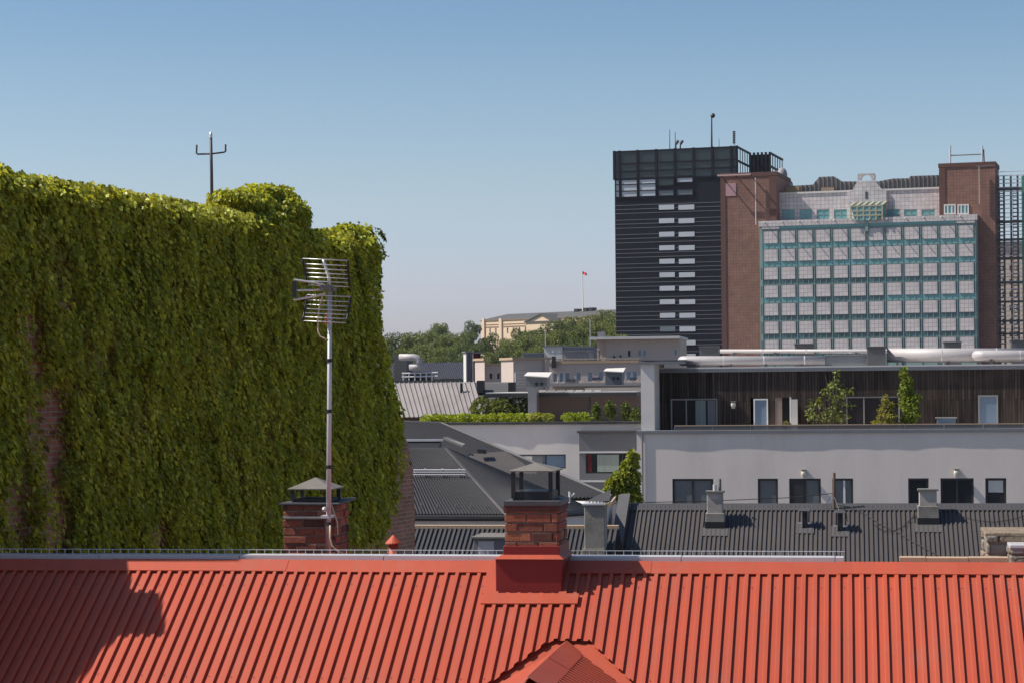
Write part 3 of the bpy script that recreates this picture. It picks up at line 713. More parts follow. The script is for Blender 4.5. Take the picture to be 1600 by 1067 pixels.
# loose trailing sprays at the ends
def spray(pts, n, v, size=.07):
    for k in range(n):
        t = random.random()*(len(pts)-1); i = min(int(t), len(pts)-2); f = t-i
        x = pts[i][0]*(1-f)+pts[i+1][0]*f; y = pts[i][1]*(1-f)+pts[i+1][1]*f
        q = Wf.p(x+random.gauss(0,.8), y+random.gauss(0,.8), v); P.append(tuple(q)); D.append((random.gauss(.2,.5),random.gauss(0,.4),-.7+random.gauss(0,.4))); S.append(random.uniform(.6,1.2)*size); C.append(np.array((.055,.085,.015))*random.uniform(.7,1.5))
sprays = [[(585,356),(594,358),(600,368),(602,378)],[(590,372),(596,382),(601,397),(607,402)],[(588,362),(596,364),(601,375)],[(455,312),(464,318),(468,330)],[(460,322),(467,326),(470,336)]]
for s in sprays: spray(s, 26, VW, .06)
for k in range(34):
    y = 385+k*13; x = np.interp(y, [p[1] for p in edge_px], [p[0] for p in edge_px])+15 if y > 420 else 588
    if y < 640: spray([(x-2,y),(x+random.uniform(2,5),y+6),(x+random.uniform(3,7),y+14)], 30, VW-.05, .09)
lm = leaf_mesh('climbing_ivy', np.array(P)-np.array([*ORG[wall_th.name]]), np.array(D), S, C, leaf_mat('ivy_leaf', .42, .42), width=.75)
iv = bpy.data.objects.new('climbing_ivy', lm); COL.objects.link(iv); iv.location = wall_th.location; iv.rotation_euler = wall_th.rotation_euler
tag(iv, 'dense dark green climbing ivy covering the tall wall on the left, bright along its crest', 'climbing plant')
# stems of the sprays
mb = MB()
for s in sprays: mb.tube([Wf.p(x,y,VW) for x,y in s], .006, 4)
ORG[iv.name] = ORG[wall_th.name]; FRM[iv.name] = Wf
mb.build('trailing_stem', mat('vine_stem', (.06,.045,.03), .8, .2, 5), iv)
# ---- three pronged mast behind the ivy wall
vm = Wf.p(331, 310, VW+1.2)
mm = thing('rooftop_mast', 'thin dark mast with three upright prongs rising behind the ivy crest', 'mast', N0, (vm and at(331,330,37)[0], 37, at(331,330,37)[2]))
q = lambda x, y: at(x, y, 37.0)
MB().tube([q(331.5,345), q(330.5,270), q(329.5,214)], [.030,.028,.024], 8).build('pole', M['capdark'], mm, smooth=True)
mb = MB(); mb.tube([q(307.5,227),q(307,240),q(309,241.5),q(330,241),q(350,238.5),q(352.5,237),q(352.5,226)], .017, 6); mb.build('cross_arm', M['capdark'], mm)
mb = MB(); mb.tube([q(329.3,216),q(329.2,210),q(329,206)], [.030,.028,.008], 8); mb.build('pole_tip', M['galv'], mm)
# ================================================================ right hand dark roof (row house)
vD = 74.0; zD = G.z(1290, 790.5, vD); tD = .58
D_ = lambda px, py, h=0: (lambda q: Vector((q[0], q[1]-tD/math.hypot(1,tD)*h, q[2]+h/math.hypot(1,tD))))(G.slope(px, py, vD, zD, tD))
rowh = thing('dark_roofed_row_house', 'row house under the wide dark ribbed roof in front of the grey terrace building', 'house', G, (G.u(1290,790,vD), vD, 0))
uD0, uD1 = G.u(985, 780, vD), G.u(1720, 790, vD); vDe = vD-6.0; zDe = zD-tD*6.0
mb = MB(); nD = int((uD1-uD0)/.155); ribs(mb, (uD0,vD,zD),(uD1,vD,zD),(uD1,vDe,zDe),(uD0,vDe,zDe), nD, [(0,0),(.42,0),(.52,.05),(.84,.05),(.90,0)])
rD = mb.build('roof', M['slate2'], rowh)
mb = MB(); mb.quad([(uD0,vD,zD),(uD1,vD,zD),(uD1,vD+6,zDe),(uD0,vD+6,zDe)]); mb.build('rear_slope', M['slate2'], rowh)
MB().slab([(uD0,vD-.3,zD+.07-tD*.3),(uD1,vD-.3,zD+.07-tD*.3),(uD1,vD+.15,zD+.10),(uD0,vD+.15,zD+.10)], (0,0,-.03)).build('ridge_cap', M['slate'], rD)
mb = MB(); mb.hexa([(uD0+.1,vDe+.3,0),(uD1-.1,vDe+.3,0),(uD1-.1,vD+5.7,0),(uD0+.1,vD+5.7,0)],[(uD0+.1,vDe+.3,zDe),(uD1-.1,vDe+.3,zDe),(uD1-.1,vD+5.7,zDe),(uD0+.1,vD+5.7,zDe)])
mb.quad([(uD0+.1,vDe+.3,zDe),(uD0+.1,vD,zD-.05),(uD0+.1,vD+5.7,zDe)]); mb.build('wall', M['rendlight'], rowh)
# raised gable coping at its left end
mb = MB(); s0, s1 = vD+.1, vDe
def cop(u, v, h): return (u, v, zD-tD*(vD-v)+h)
ca, cb_ = uD0-.42, uD0-.02
mb.hexa([cop(ca,s1,-.5),cop(cb_,s1,-.5),cop(cb_,s0,-.5),cop(ca,s0,-.5)],[cop(ca,s1,.36),cop(cb_,s1,.40),cop(cb_,s0,.40),cop(ca,s0,.36)])
mb.build('gable_coping', M['slateflash'], rowh)
M['oldrender'] = mat('old_chimney_render', (.42,.37,.33), .95, .15, 3, bmp=.5, bscale=20, stain=(.2,.17,.15,1), stain_amt=.8)
def roof_chimney(px0, px1, ptop, pbase, split, name, pipe=False):
    c = D_((px0+px1)/2, pbase); v = c[1]; a, b = G.u(px0, pbase, v), G.u(px1, pbase, v); d = (b-a)*1.0
    zt, zm, zb_ = G.z(px0, ptop, v), G.z(px0, split, v), c[2]-.15
    m_ = MB(); m_.box(a-.03, b+.03, v-.03, v+d+.03, zb_-.3, zm); ch = m_.build('chimney', M['concrete'], rowh, bevel=.02)
    MB().box(a+.02, b-.04, v+.0, v+d-.02, zm-.02, zt).build('upper_stack', M['oldrender'], ch, bevel=.02)
    MB().box(a-.03, b+.02, v-.05, v+d+.03, zt-.01, zt+.05).build('chimney_slab', M['capgrey'], ch)
    MB().slab([D_(px0-4,pbase+9,.06)[:]]*0 or [(a-.15,v-.42,zD-tD*(vD-v+.42)+.05),(b+.15,v-.42,zD-tD*(vD-v+.42)+.05),(b+.15,v+.02,zD-tD*(vD-v-.02)+.05),(a-.15,v+.02,zD-tD*(vD-v-.02)+.05)], (0,0,-.02)).build('chimney_flashing', M['slateflash'], ch)
    mf = MB(); mf.box(a-.05, b+.05, v-.05, v+d+.05, c[2]-.2, c[2]+.25); mf.build('base_flashing', M['black'], ch)
    if pipe:
        MB().tube([(a+.28,v+.3,zt),(a+.28,v+.3,zt+.26)], .07, 10).build('flue_pipe', M['galv'], ch)
        MB().tube([(a+.45,v+.35,zt),(a+.45,v+.35,zt+.46)], .05, 8).build('flue_pipe', M['capgrey'], ch)
    return ch
roof_chimney(1104, 1131, 769, 826, 801, 'a', True)
roof_chimney(1436, 1466, 766, 820, 790, 'b')
for px, yt, yb in ((1257, 794, 824), (1312, 797, 829)):
    c = D_(px+1, yb); v = c[1]; s_ = v/FPX
    m_ = MB(); m_.box(c[0]-.09, c[0]+.09, v-.09, v+.09, c[2]-.2, G.z(px, yt+4, v)); vp = m_.build('roof_vent', M['black'], rowh)
    zt = G.z(px, yt, v); MB().hexa([(c[0]-.22,v-.2,zt-.07),(c[0]+.2,v-.2,zt-.07),(c[0]+.2,v+.2,zt-.07),(c[0]-.22,v+.2,zt-.07)],[(c[0]-.15,v-.14,zt),(c[0]+.15,v-.14,zt),(c[0]+.15,v+.14,zt),(c[0]-.15,v+.14,zt)]).build('vent_hood', M['capdark'], vp)
    m_ = MB(); m_.box(c[0]-.24, c[0]-.10, v-.12, v-.08, c[2]+.16, c[2]+.20); m_.box(c[0]+.10, c[0]+.24, v-.12, v-.08, c[2]+.16, c[2]+.20); m_.build('bracket', M['galv'], vp)
    MB().slab([(c[0]-.3,v-.35,zD-tD*(vD-v+.35)+.05),(c[0]+.3,v-.35,zD-tD*(vD-v+.35)+.05),(c[0]+.3,v+.2,zD-tD*(vD-v-.2)+.05),(c[0]-.3,v+.2,zD-tD*(vD-v-.2)+.05)], (0,0,-.02)).build('vent_flashing', M['slateflash'], vp)
# cable post with stays and cables on the dark roof
pp = D_(1303, 797); ps = thing('cable_post', 'short rusty post with wire stays standing on the dark roof ridge', 'post', G, (pp[0], pp[1], pp[2]))
top = G.p(1303.5, 738, pp[1]); MB().tube([pp-Vector((0,0,.1)), top], .045, 8).build('post_shaft', mat('rusty_post', (.14,.085,.05), .8, .2, 4), ps)
mb = MB()
for x in (1287, 1322):
    mb.tube([G.p(1303.3, 768, pp[1]), G.p(x, 792, pp[1])], .012, 4)
mb.tube([G.p(1303.3, 775, pp[1]), G.p(1312, 800, pp[1]-.6)], .012, 4); mb.build('wire_stay', M['capgrey'], ps)
def cable(name, pts, r, label, mt, v=None, lift=.08):
    m_ = MB(); m_.tube([D_(x, y, lift) if v is None else G.p(x, y, v) for x, y in pts], r, 5)
    tag(m_.build(name, mt, None, org=G.p(1303,770,vD), top=G), label, 'cable')
cable('black_cable', [(1303,790),(1330,795),(1352,805),(1375,821),(1400,832),(1425,848),(1450,861),(1475,875)], .012, 'black cable running diagonally down the dark roof to the right', M['cableb'])
cable('black_cable', [(1366,822),(1380,832),(1395,832),(1410,826),(1425,812),(1433,797)], .012, 'black cable hanging in a loop beside the right roof chimney', M['cableb'])
cable('black_cable', [(1500,808),(1530,816),(1555,818),(1580,814),(1620,803)], .010, 'black cable sagging across the far right of the dark roof', M['cableb'])
mb = MB(); mb.tube([G.p(940,786,vD+.3),G.p(1040,783.5,vD+.3),G.p(1110,782,vD+.3),G.p(1230,777,vD+.3),G.p(1303,770,vD+.2)], .014, 5)
tag(mb.build('overhead_wire', M['cableb'], None, org=G.p(1303,770,vD), top=G), 'thin overhead wire crossing in front of the grey wall', 'cable')
# ================================================================ grey terrace building
vE = 106.0; vT = vE+3.2
E = lambda x, y: G.p(x, y, vE)
eb = thing('grey_terrace_building', 'grey rendered building with a dark timber penthouse and roof terrace', 'building', G, (G.u(1290,700,vE), vE, 0))
uE0, uE1 = G.u(995,700,vE), G.u(1680,700,vE)
zpar = G.z(1290, 676, vE)
hol = []
wins = [(1050.5,1114.5,2,'glassgrey'),(1184,1215.5,1,'glassgrey'),(1233,1282.5,2,'glassgrey'),(1300.5,1333,1,'glassgrey'),(1419,1451,1,'glass'),(1469.5,1521.5,2,'glass'),(1539.5,1572.5,1,'glass')]
zt, zl_ = G.z(1290,747,vE), G.z(1290,806,vE)
for a, b, n, g_ in wins: hol.append((G.u(a,750,vE), G.u(b,750,vE), zl_, zt))
mb = MB(); wall_holes(mb, uE0, uE1, 0, zpar, vE, hol, .16)
DE = 14; shell_walls(mb, uE0, uE1, vE, vE+DE, 0, G.z(1290, 683, vE))
mb.build('wall', M['render'], eb)
fw = .085
for (a, b, n, g_), h in zip(wins, hol):
    wn = window(eb, h[0]+.004, h[1]-.004, h[2], h[3]-.004, vE+.05, M['frame'], M[g_], n, 1, .10, .08)
    boxpart('window_sill', M['zinc'], eb, h[0]-.06, h[1]+.06, vE-.05, vE+.05, h[2]-.05, h[2]-.004)
    if g_ == 'glassgrey' and n == 2 and a > 1200:
        c = (h[0]+h[1])/2; MB().box(h[0]+.12, c-.08, vE+.04, vE+.055, h[2]+.1, h[3]-.12).build('open_sash', M['frame'], wn)
    if a > 1530: MB().box(h[0]+.15, h[1]-.15, vE+.085, vE+.1, h[3]-.7, h[3]-.12).build('roller_blind', M['offwhite'], wn)
    if a > 1290 and a < 1310: MB().box(h[0]+.95*(h[1]-h[0])*.55, h[0]+.62*(h[1]-h[0]), vE+.06, vE+.1, h[2], h[3]-.1).build('sash_bar', M['white'], wn)
# ledge that throws the long shadow, its edge waved to make that shadow wavy
mb = MB(); n = 70
for i in range(n):
    ua, ub = uE0+(uE1-uE0)*i/n, uE0+(uE1-uE0)*(i+1)/n
    f = lambda u: vE-.105-.022*noise.noise((u*.42, 3.3, 0))-.012*noise.noise((u*1.1, 1, 0))
    mb.quad([(ua,f(ua),zpar),(ub,f(ub),zpar),(ub,f(ub),zpar+.16),(ua,f(ua),zpar+.16)]); mb.quad([(ua,f(ua),zpar+.16),(ub,f(ub),zpar+.16),(ub,vE+.3,zpar+.18),(ua,vE+.3,zpar+.18)]); mb.quad([(ua,vE+.01,zpar),(ub,vE+.01,zpar),(ub,f(ub),zpar),(ua,f(ua),zpar)])
mb.build('parapet_ledge', M['zinc'], eb)
MB().tube([(uE0+.28,vE-.06,0),(uE0+.28,vE-.06,zpar)], .04, 8).build('rain_pipe', M['zinc'], eb)
# terrace floor, railing
zf = G.z(1290, 684, vE)
zr0, zr1 = zpar+.17, G.z(1290, 662.5, vE)
mb = MB(); mb.box(uE0+1.9, uE1, vE+.12, vE+.17, zr1-.05, zr1); rl = mb.build('terrace_railing', M['copper'], eb)
gm, nt_, b_ = base_mat('smoked_rail_glass'); b_.inputs['Base Color'].default_value = (.16,.155,.155,1); b_.inputs['Roughness'].default_value = .12
b_.inputs['Alpha'].default_value = .72; M['railglass'] = gm
u = uE0+1.9
while u < uE1: MB().box(u+.02, min(u+1.85,uE1), vE+.135, vE+.15, zr0-.1, zr1-.05).build('glass_panel', gm, rl); u += 1.9
mb = MB(); u = uE0+1.9
while u < uE1: mb.box(u-.025, u+.015, vE+.125, vE+.165, zr0-.1, zr1-.05); u += 1.9
mb.build('rail_posts', M['zinc'], rl)
# penthouse
uP0 = G.u(1022, 620, vT); zp0, zp1 = zf, G.z(1290, 577, vT)
PH = lambda a, b, t, bt: (G.u(a,640,vT), G.u(b,640,vT), G.z((a+b)/2,bt,vT), G.z((a+b)/2,t,vT))
ph = [PH(1048,1121,622.5,676), PH(1172.5,1200,621,684), PH(1211,1234,621,684), PH(1322,1406,619,676), PH(1528.5,1559.5,617,684)]
mb = MB(); wall_holes(mb, uP0, uE1-.5, zp0, zp1, vT, [h for h in ph], .25)
shell_walls(mb, uP0, uE1-.5, vT, vE+DE-.5, zp0, zp1-.02)
pw = mb.build('penthouse_wall', M['boards'], eb)
h = ph[0]; window(eb, h[0], h[1], h[2], h[3], vT+.02, M['greyframe'], M['glass'], 3, 1, .07, .08)
MB().box(h[0]+(h[1]-h[0])*.53, h[0]+(h[1]-h[0])*.75, vT+.045, vT+.06, h[2]+.1, h[3]-.1).build('curtain', M['curtain'], eb)
MB().box(h[0]+(h[1]-h[0])*.79, h[1]-.1, vT+.045, vT+.06, h[2]+.1, h[3]-.1).build('curtain', M['glassgrey'], eb)
h = ph[1]; window(eb, h[0]+.16, h[1], h[2], h[3]-.05, vT-.02, M['white'], M['glassblue'], 1, 1, .07, .07, name='terrace_door')
h = ph[2]
MB().quad([(h[0],vT+.5,h[2]),(h[1],vT+.5,h[2]),(h[1],vT+.5,h[3]),(h[0],vT+.5,h[3])])
MB().box(h[0], h[1], vT+.6, vT+.7, h[2], h[3]).build('room_behind', M['frame'], eb)
MB().box(h[0]-.02, h[0]+.36, vT+.02, vT+.1, h[2], h[3]).build('door_side_panel', M['brown'], eb)
# leaf standing open
d0, d1 = G.u(1233,640,vT-.7), G.u(1241,640,vT-.7)
mb = MB(); z0_, z1_ = h[2]+.05, h[3]+.02
mb.box(h[1]+.02, h[1]+.08, vT-.82, vT-.72, z0_, z1_).box(h[1]+.02, h[1]+.08, vT-.12, vT-.02, z0_, z1_).box(h[1]+.02, h[1]+.08, vT-.72, vT-.12, z1_-.1, z1_).box(h[1]+.02, h[1]+.08, vT-.72, vT-.12, z0_, z0_+.4)
od = mb.build('open_terrace_door', M['white'], eb); MB().box(h[1]+.045, h[1]+.055, vT-.72, vT-.12, z0_+.4, z1_-.1).build('pane', M['glassblue'], od)
MB().box(h[1]+.1, h[1]+.42, vT-.9, vT-.84, z0_, z1_-.1).build('door_shutter', M['offwhite'], eb)
h = ph[3]; window(eb, h[0], h[1], h[2], h[3], vT+.02, M['greyframe'], M['glass'], 3, 1, .07, .08)
h = ph[4]; window(eb, h[0], h[1], h[2], h[3], vT-.02, M['greyframe'], M['glassblue'], 1, 1, .07, .07, name='terrace_door')
# roof slab, left end fin
zs0, zs1 = G.z(1290,578.5,vT-.5), G.z(1290,571.5,vT-.5)
MB().box(uP0-.1, uE1, vT-.10, vE+DE-.4, zs0, zs1).build('penthouse_roof', M['offwhite'], eb)
MB().box(uP0+.0, uE1, vT-.125, vT-.102, zs0-.03, zs1-.07).build('roof_fascia', M['zinc'], eb)
f0, f1 = G.u(1001.5,620,vE+.3), G.u(1022.5,620,vE+.3)
MB().box(f0, f1, vE+.3, vT+3, zpar+.1, G.z(1010,566,vE+.3)).build('end_wall', M['rendlight'], eb)
mb = MB(); ribs(mb, (f0-.15,vT+4,zs1+.32),(f1+1.6,vT+4,zs1+.32),(f1+1.6,vE+.2,G.z(1010,567,vE+.3)+.1),(f0-.15,vE+.2,G.z(1010,567,vE+.3)+.1), 18, TRAP(.05)); mb.build('end_roof', M['zinc'], eb)
MB().box(f0-.15, f1+1.6, vE+.18, vE+.3, G.z(1010,569,vE+.3), G.z(1010,565,vE+.3)).build('end_fascia', M['zinc'], eb)
def bulkhead(px, py, v, label):
    c = G.p(px, py, v); t = thing('wall_lamp', label, 'lamp', G, (c[0], c[1], c[2]), 'oval wall lamps on the grey building')
    MB().box(c[0]-.09, c[0]+.09, v-.06, v-.002, c[2]-.2, c[2]+.16).build('lamp_base', M['offwhite'], t, bevel=.02)
    MB().sphere((c[0], v-.10, c[2]), .13, 12, sq=1.3).build('lamp_globe', M['bulb'], t, smooth=True)
    MB().box(c[0]-.13, c[0]+.13, v-.22, v-.005, c[2]+.13, c[2]+.19).build('lamp_hood', M['capgrey'], t, bevel=.02)
bulkhead(1146, 632, vT, 'oval lamp on the charred boards left of the blue glass terrace door')
bulkhead(1256, 738.5, vE, 'oval lamp above the double window behind the roof vents')
bulkhead(1494.5, 737.5, vE, 'oval lamp above the dark double window near the right edge')
# terrace bench / box
h = PH(1463,1492,651,684); o = thing('terrace_chest', 'low storage chest with blue grey front on the terrace', 'chest', G, (h[0], vT-.8, zf))
MB().box(h[0], h[1], vT-.9, vT-.2, zf, h[3]-.06).build('chest_body', M['glassblue'], o); MB().box(h[0]-.06, h[1]+.06, vT-.96, vT-.14, h[3]-.06, h[3]).build('chest_lid', M['greyframe'], o)
# ---- ducts on its roof
vR = vT+2.0; zr = zs1
def duct(name, x0, x1, y0, y1, label, v, elbow=0):
    A, B = G.p(x0, (y0+y1)/2, v), G.p(x1, (y0+y1)/2, v); r = abs(G.z(x0,y0,v)-G.z(x0,y1,v))/2; B = Vector((B[0], v, A[2]+(G.z(x1,(y0+y1)/2,v)-A[2])))
    t = thing(name, label, 'duct', G, (A[0], v, zr)); pts = [A, B]
    mb = MB()
    if elbow: mb.tube([A+Vector((r*.2,r*3,0)), A+Vector((-r*.35,r*1.4,0)), A+Vector((0,r*.35,0)), A+Vector((r*.9,0,0)), B], r, 20)
    else: mb.tube(pts, r, 20)
    mb.build('duct_pipe', M['duct'], t, smooth=True)
    jb = MB(); L = (B-A).length; k = max(1, int(L/2.4))
    for i in range(1, k+1):
        c = A.lerp(B, i/(k+.5)); jb.tube([c-Vector((.03,0,0)), c+Vector((.03,0,0))], r*1.025, 20)
    jb.build('duct_joints', M['galv'], t, smooth=False)
    for i in range(k+1):
        c = A.lerp(B, (i+.35)/(k+1)); boxpart('duct_foot', M['darkbox'], t, c[0]-.06, c[0]+.06, v-.2, v+.2, zr-.02, c[2]-r*.8)
    return t
def ventbox(x0, x1, y0, y1, label, v, d=1.2, m_='darkbox', name='roof_vent_box'):
    a, b, t, bt = G.u(x0,y1,v), G.u(x1,y1,v), G.z(x0,y0,v), zr
    r = thing(name, label, 'vent', G, (a, v, zr))
    MB().box(a, b, v, v+d, bt-.02, t-.06).build('box_body', M[m_], r, bevel=.02); MB().box(a-.05, b+.05, v-.05, v+d+.05, t-.06, t).build('box_lid', M[m_], r, bevel=.015)
    return r
duct('roof_duct', 1068, 1289, 556, 571, 'long slim silver duct with a rounded left end on the penthouse roof', vR, 1)
duct('roof_duct', 1386, 1600, 544, 566, 'thick silver duct right of the dark square shaft on the roof', vR+.4)
duct('roof_duct', 1530, 1690, 547, 563, 'silver duct with an elbow in front of the thick duct by the right edge', vR-1.0, 1)
duct('roof_duct', 1125, 1640, 545.5, 552, 'thin pale duct running along the rear of the penthouse roof', vR+3.4)
ventbox(1289.5, 1354, 554, 570, 'grey square duct link between the slim duct and the dark shaft', vR-.1, 1.0, 'zinc', 'duct_link')
ventbox(1355, 1384, 541, 570, 'dark square shaft standing between two silver ducts', vR-.5, 1.4)
ventbox(1093, 1122, 541, 556, 'dark vent box above the left end of the slim duct', vR+4.6)
ventbox(1242, 1271, 537, 553, 'dark vent box in front of the teal glass facade', vR+4.6)
ventbox(1475, 1502, 534, 544, 'small dark vent box at the foot of the right brick tower', vR+4.6)
ventbox(1580, 1625, 531, 546, 'dark vent box below the scaffold at the right edge', vR+4.6)
# ================================================================ blue grey courtyard building with ribbon window
vF = 116.0
fb_ = thing('courtyard_building', 'pale grey building with a narrow window band and planted roof terrace behind the dark roofs', 'building', G, (G.u(850,700,vF), vF, 0))
uF0, uF1 = G.u(560,680,vF), G.u(1002,680,vF); zF = G.z(850, 661, vF)
rb = (G.u(790,720,vF), G.u(884,720,vF), G.z(840,731.5,vF), G.z(840,709.5,vF))
mb = MB(); wall_holes(mb, uF0, uF1, 0, zF, vF, [rb], .15); shell_walls(mb, uF0, uF1, vF, vF+12, 0, zF-.25); mb.build('wall', M['rendlight'], fb_)
window(fb_, rb[0], rb[1], rb[2], rb[3], vF+.04, M['frame'], M['glassblue'], 3, 1, .06, .08)
x = rb[0]+(rb[1]-rb[0])*.62; MB().box(rb[0]+.05, x, vF+.02, vF+.036, rb[2]+.05, rb[3]-.05).build('blind_panel', M['glassgrey'], fb_)
MB().box(rb[0]+.8, rb[0]+1.5, vF+.012, vF+.019, rb[3]-.5, rb[3]-.1).build('vent_grille', M['offwhite'], fb_)
mb = MB(); n = 60  # coping edge is waved so that its shadow on the wall wavers
for i in range(n):
    ua, ub = uF0+(uF1-uF0)*i/n, uF0+(uF1-uF0)*(i+1)/n
    f = lambda u: vF-.145-.04*noise.noise((u*.35, 7.3, 0))-.03*noise.noise((u*1.3, 1, 4))
    mb.quad([(ua,f(ua),zF-.05),(ub,f(ub),zF-.05),(ub,f(ub),zF+.08),(ua,f(ua),zF+.08)]); mb.quad([(ua,f(ua),zF+.08),(ub,f(ub),zF+.08),(ub,vF+.3,zF+.09),(ua,vF+.3,zF+.09)]); mb.quad([(ua,vF+.01,zF-.05),(ub,vF+.01,zF-.05),(ub,f(ub),zF-.05),(ua,f(ua),zF-.05)])
mb.build('coping', M['slate'], fb_)
vB = vF-1.6; M['bayzinc'] = mat('dark_zinc_sheet', (.135,.14,.15), .5, .08, .8, spec=.35, stretch=(1,1,4)); B_ = lambda x, y: (G.u(x,y,vB), G.z(x,y,vB))
b0, b1 = B_(905,700)[0], B_(1003,700)[0]
bay = MB(); zz = [B_(950,y)[1] for y in (676,706,739,751)]
wh = (B_(915,720)[0], b1-.05, zz[2], zz[1]-.05)
wall_holes(bay, b0, b1, 0, zz[0], vB, [wh], .2); shell_walls(bay, b0, b1, vB, vF, 0, zz[0]); bo = bay.build('bay', M['bayzinc'], fb_)
MB().box(b0-.1, b1, vB-.12, vF, zz[0], zz[0]+.12).build('bay_roof', M['slate'], bo)
MB().box(b0-.03, b1, vB-.06, vB-.002, zz[1]-.04, zz[1]+.05).build('bay_trim', M['galv'], bo)
MB().box(b0-.03, b1, vB-.06, vB-.002, zz[3]-.05, zz[3]+.05).build('bay_sill', M['galv'], bo)
window(fb_, wh[0], wh[1], wh[2], wh[3], vB+.05, M['frame'], M['glass'], 3, 1, .06, .08, name='bay_window')
u_ = lambda t: wh[0]+(wh[1]-wh[0])*t
MB().box(u_(.21), u_(.60), vB+.028, vB+.044, wh[2]+.08, wh[3]-.08).build('green_curtain', M['curtain'], fb_)
MB().box(u_(.03), u_(.11), vB+.03, vB+.046, wh[2]+.08, wh[3]-.08).build('red_curtain', M['redcloth'], fb_)
MB().box(u_(.72), u_(.80), vB+.03, vB+.046, wh[2]+.08, wh[3]-.08).build('red_curtain', M['redcloth'], fb_)
# ================================================================ dark hipped roofs left of the main chimney
aw = thing('corrugated_hip_house', 'house with a broad charcoal corrugated hip roof and white snow rail behind the chimneys', 'house', G, (G.u(720,760,62), 62, 0))
A = lambda x, y, v: G.p(x, y, v)
def face(x0,y0,v0,x1,y1,v1,x2,y2,v2,x3,y3,v3): return A(x0,y0,v0),A(x1,y1,v1),A(x2,y2,v2),A(x3,y3,v3)
mb = MB(); q = face(560,703,67.6, 697,702,67.6, 792,806,62, 560,806,62); ribs(mb, *q, 46, TRAP(.085)); fa = mb.build('front_slope', M['slate'], aw)
c_r = A(930,797,69)
mb = MB(); ribs(mb, A(696,702,67.65), A(700,702,67.8), c_r, A(792,806,62), 30, TRAP(.05)); mb.build('side_slope', M['slate_shade'], aw)
mb = MB(); mb.tube([A(697,701.5,67.6), A(792,805.5,61.95)], .07, 6); mb.build('hip_cap', M['slate2'], aw)
# eave gutter and wall under it
e0, e1 = A(560,806,62), A(792,806,62)
mb = MB(); mb.tube([e0+Vector((0,-.1,-.05)), e1+Vector((0,-.1,-.05)), c_r+Vector((.05,-.05,-.05))], .09, 8); mb.build('gutter', M['black'], aw)
mb = MB(); mb.hexa([(e0[0],62.2,0),(e1[0],62.2,0),(c_r[0],69.2,0),(c_r[0],75,0),(e0[0],75,0)],[(e0[0],62.2,e0[2]-.05),(e1[0],62.2,e0[2]-.05),(c_r[0],69.2,c_r[2]-.05),(c_r[0],75,c_r[2]-.05),(e0[0],75,e0[2]-.05)]); mb.build('wall', M['rendlight'], aw)
mb = MB()
for x in (662, 688, 716, 740, 764): # guards above the gutter
    q = A(x, 797, 62.4); mb.tube([q+Vector((-.05,0,.22)), q+Vector((-.12,0,.05)), q+Vector((0,0,0)), q+Vector((.35,0,-.03))], .02, 5)
mb.build('eave_hooks', M['capgrey'], aw)
# upper hipped block behind
mb = MB(); q = face(520,656,83, 690,661.5,83, 958,776,74.5, 520,790,74.5); ribs(mb, *q, 72, TRAP(.05)); mb.build('upper_slope', M['slate_shade'], aw)
mb = MB(); mb.tube([A(560,656,83), A(690,661,83), A(956,775,74.5)], .07, 6); mb.build('upper_hip_cap', M['slate'], aw)
r = A(690,661.5,83); s = A(958,776,74.5); t_ = s+Vector((-3.2,12,-.2)); mb = MB(); mb.quad([r, s, t_, r+Vector((-2.4,4,0))]); mb.build('upper_side_slope', M['slate'], aw)
mb = MB(); mb.hexa([(A(520,790,74.5)[0],74.7,0),(s[0]-.1,74.7,0),(s[0]-3.4,86,0),(A(520,790,74.5)[0],86,0)],[(A(520,790,74.5)[0],74.7,s[2]-.3),(s[0]-.1,74.7,s[2]-.1),(s[0]-3.4,86,s[2]-.3),(A(520,790,74.5)[0],86,s[2]-.3)]); mb.build('upper_wall', M['rendlight'], aw)
# little lower gablets between the roofs
mb = MB(); q = face(742,722,77, 800,718,77, 850,752,74, 770,752,74); ribs(mb, *[Vector(p)+Vector((0,-1.5,.35)) for p in q], 14, TRAP(.03)); mb.build('lower_gablet', M['slate2'], aw)
mb = MB(); mb.slab([A(655,735,64.6)+Vector((0,0,1.3))]*0 or [A(755,717,76)+Vector((0,-1.2,.5)), A(769,719,76)+Vector((0,-1.2,.5)), A(769,722,75.4)+Vector((0,-1.2,.5)), A(755,721,75.4)+Vector((0,-1.2,.5))], (0,0,-.15)); mb.build('small_hatch', M['black'], aw)
# skylights, snow rail
def skylight(x0,x1,y0,y1,v,label,glz):
    a, b = A(x0,y0,v), A(x1,y1,v-.9); t = MB(); t.hexa([(a[0],v-.9,b[2]-.3),(b[0],v-.9,b[2]-.3),(b[0],v,a[2]-.3),(a[0],v,a[2]-.3)],[(a[0],v-.9,b[2]),(b[0],v-.9,b[2]),(b[0],v,a[2]),(a[0],v,a[2])])
    sk = t.build('skylight', M['black'], aw); m_ = MB(); m_.box(a[0], b[0]+.05, v-.2, v, a[2]-.02, a[2]+.05); m_.build('skylight_hood', M[glz], sk); return sk
skylight(636, 682, 688, 703, 68.4, '', 'galv')
mb = MB(); p_, q_ = A(692,687.5,76), A(723,700,75.2); d = Vector((0,0,.12)); mb.slab([p_+d, A(699,686.5,76.2)+d, A(727,698,75.2)+d, q_+d], (0,0,-.08)); mb.build('roof_light', M['slateflash'], aw)
sn = MB()
for y in (733.5, 737, 741): sn.tube([A(646,y,64.9), A(727,y,64.9)], .022, 5)
for x in (664, 691, 718): sn.tube([A(x,732,64.9), A(x,749,65.1)], .03, 5); 
sn.build('snow_rail', M['galv'], aw)
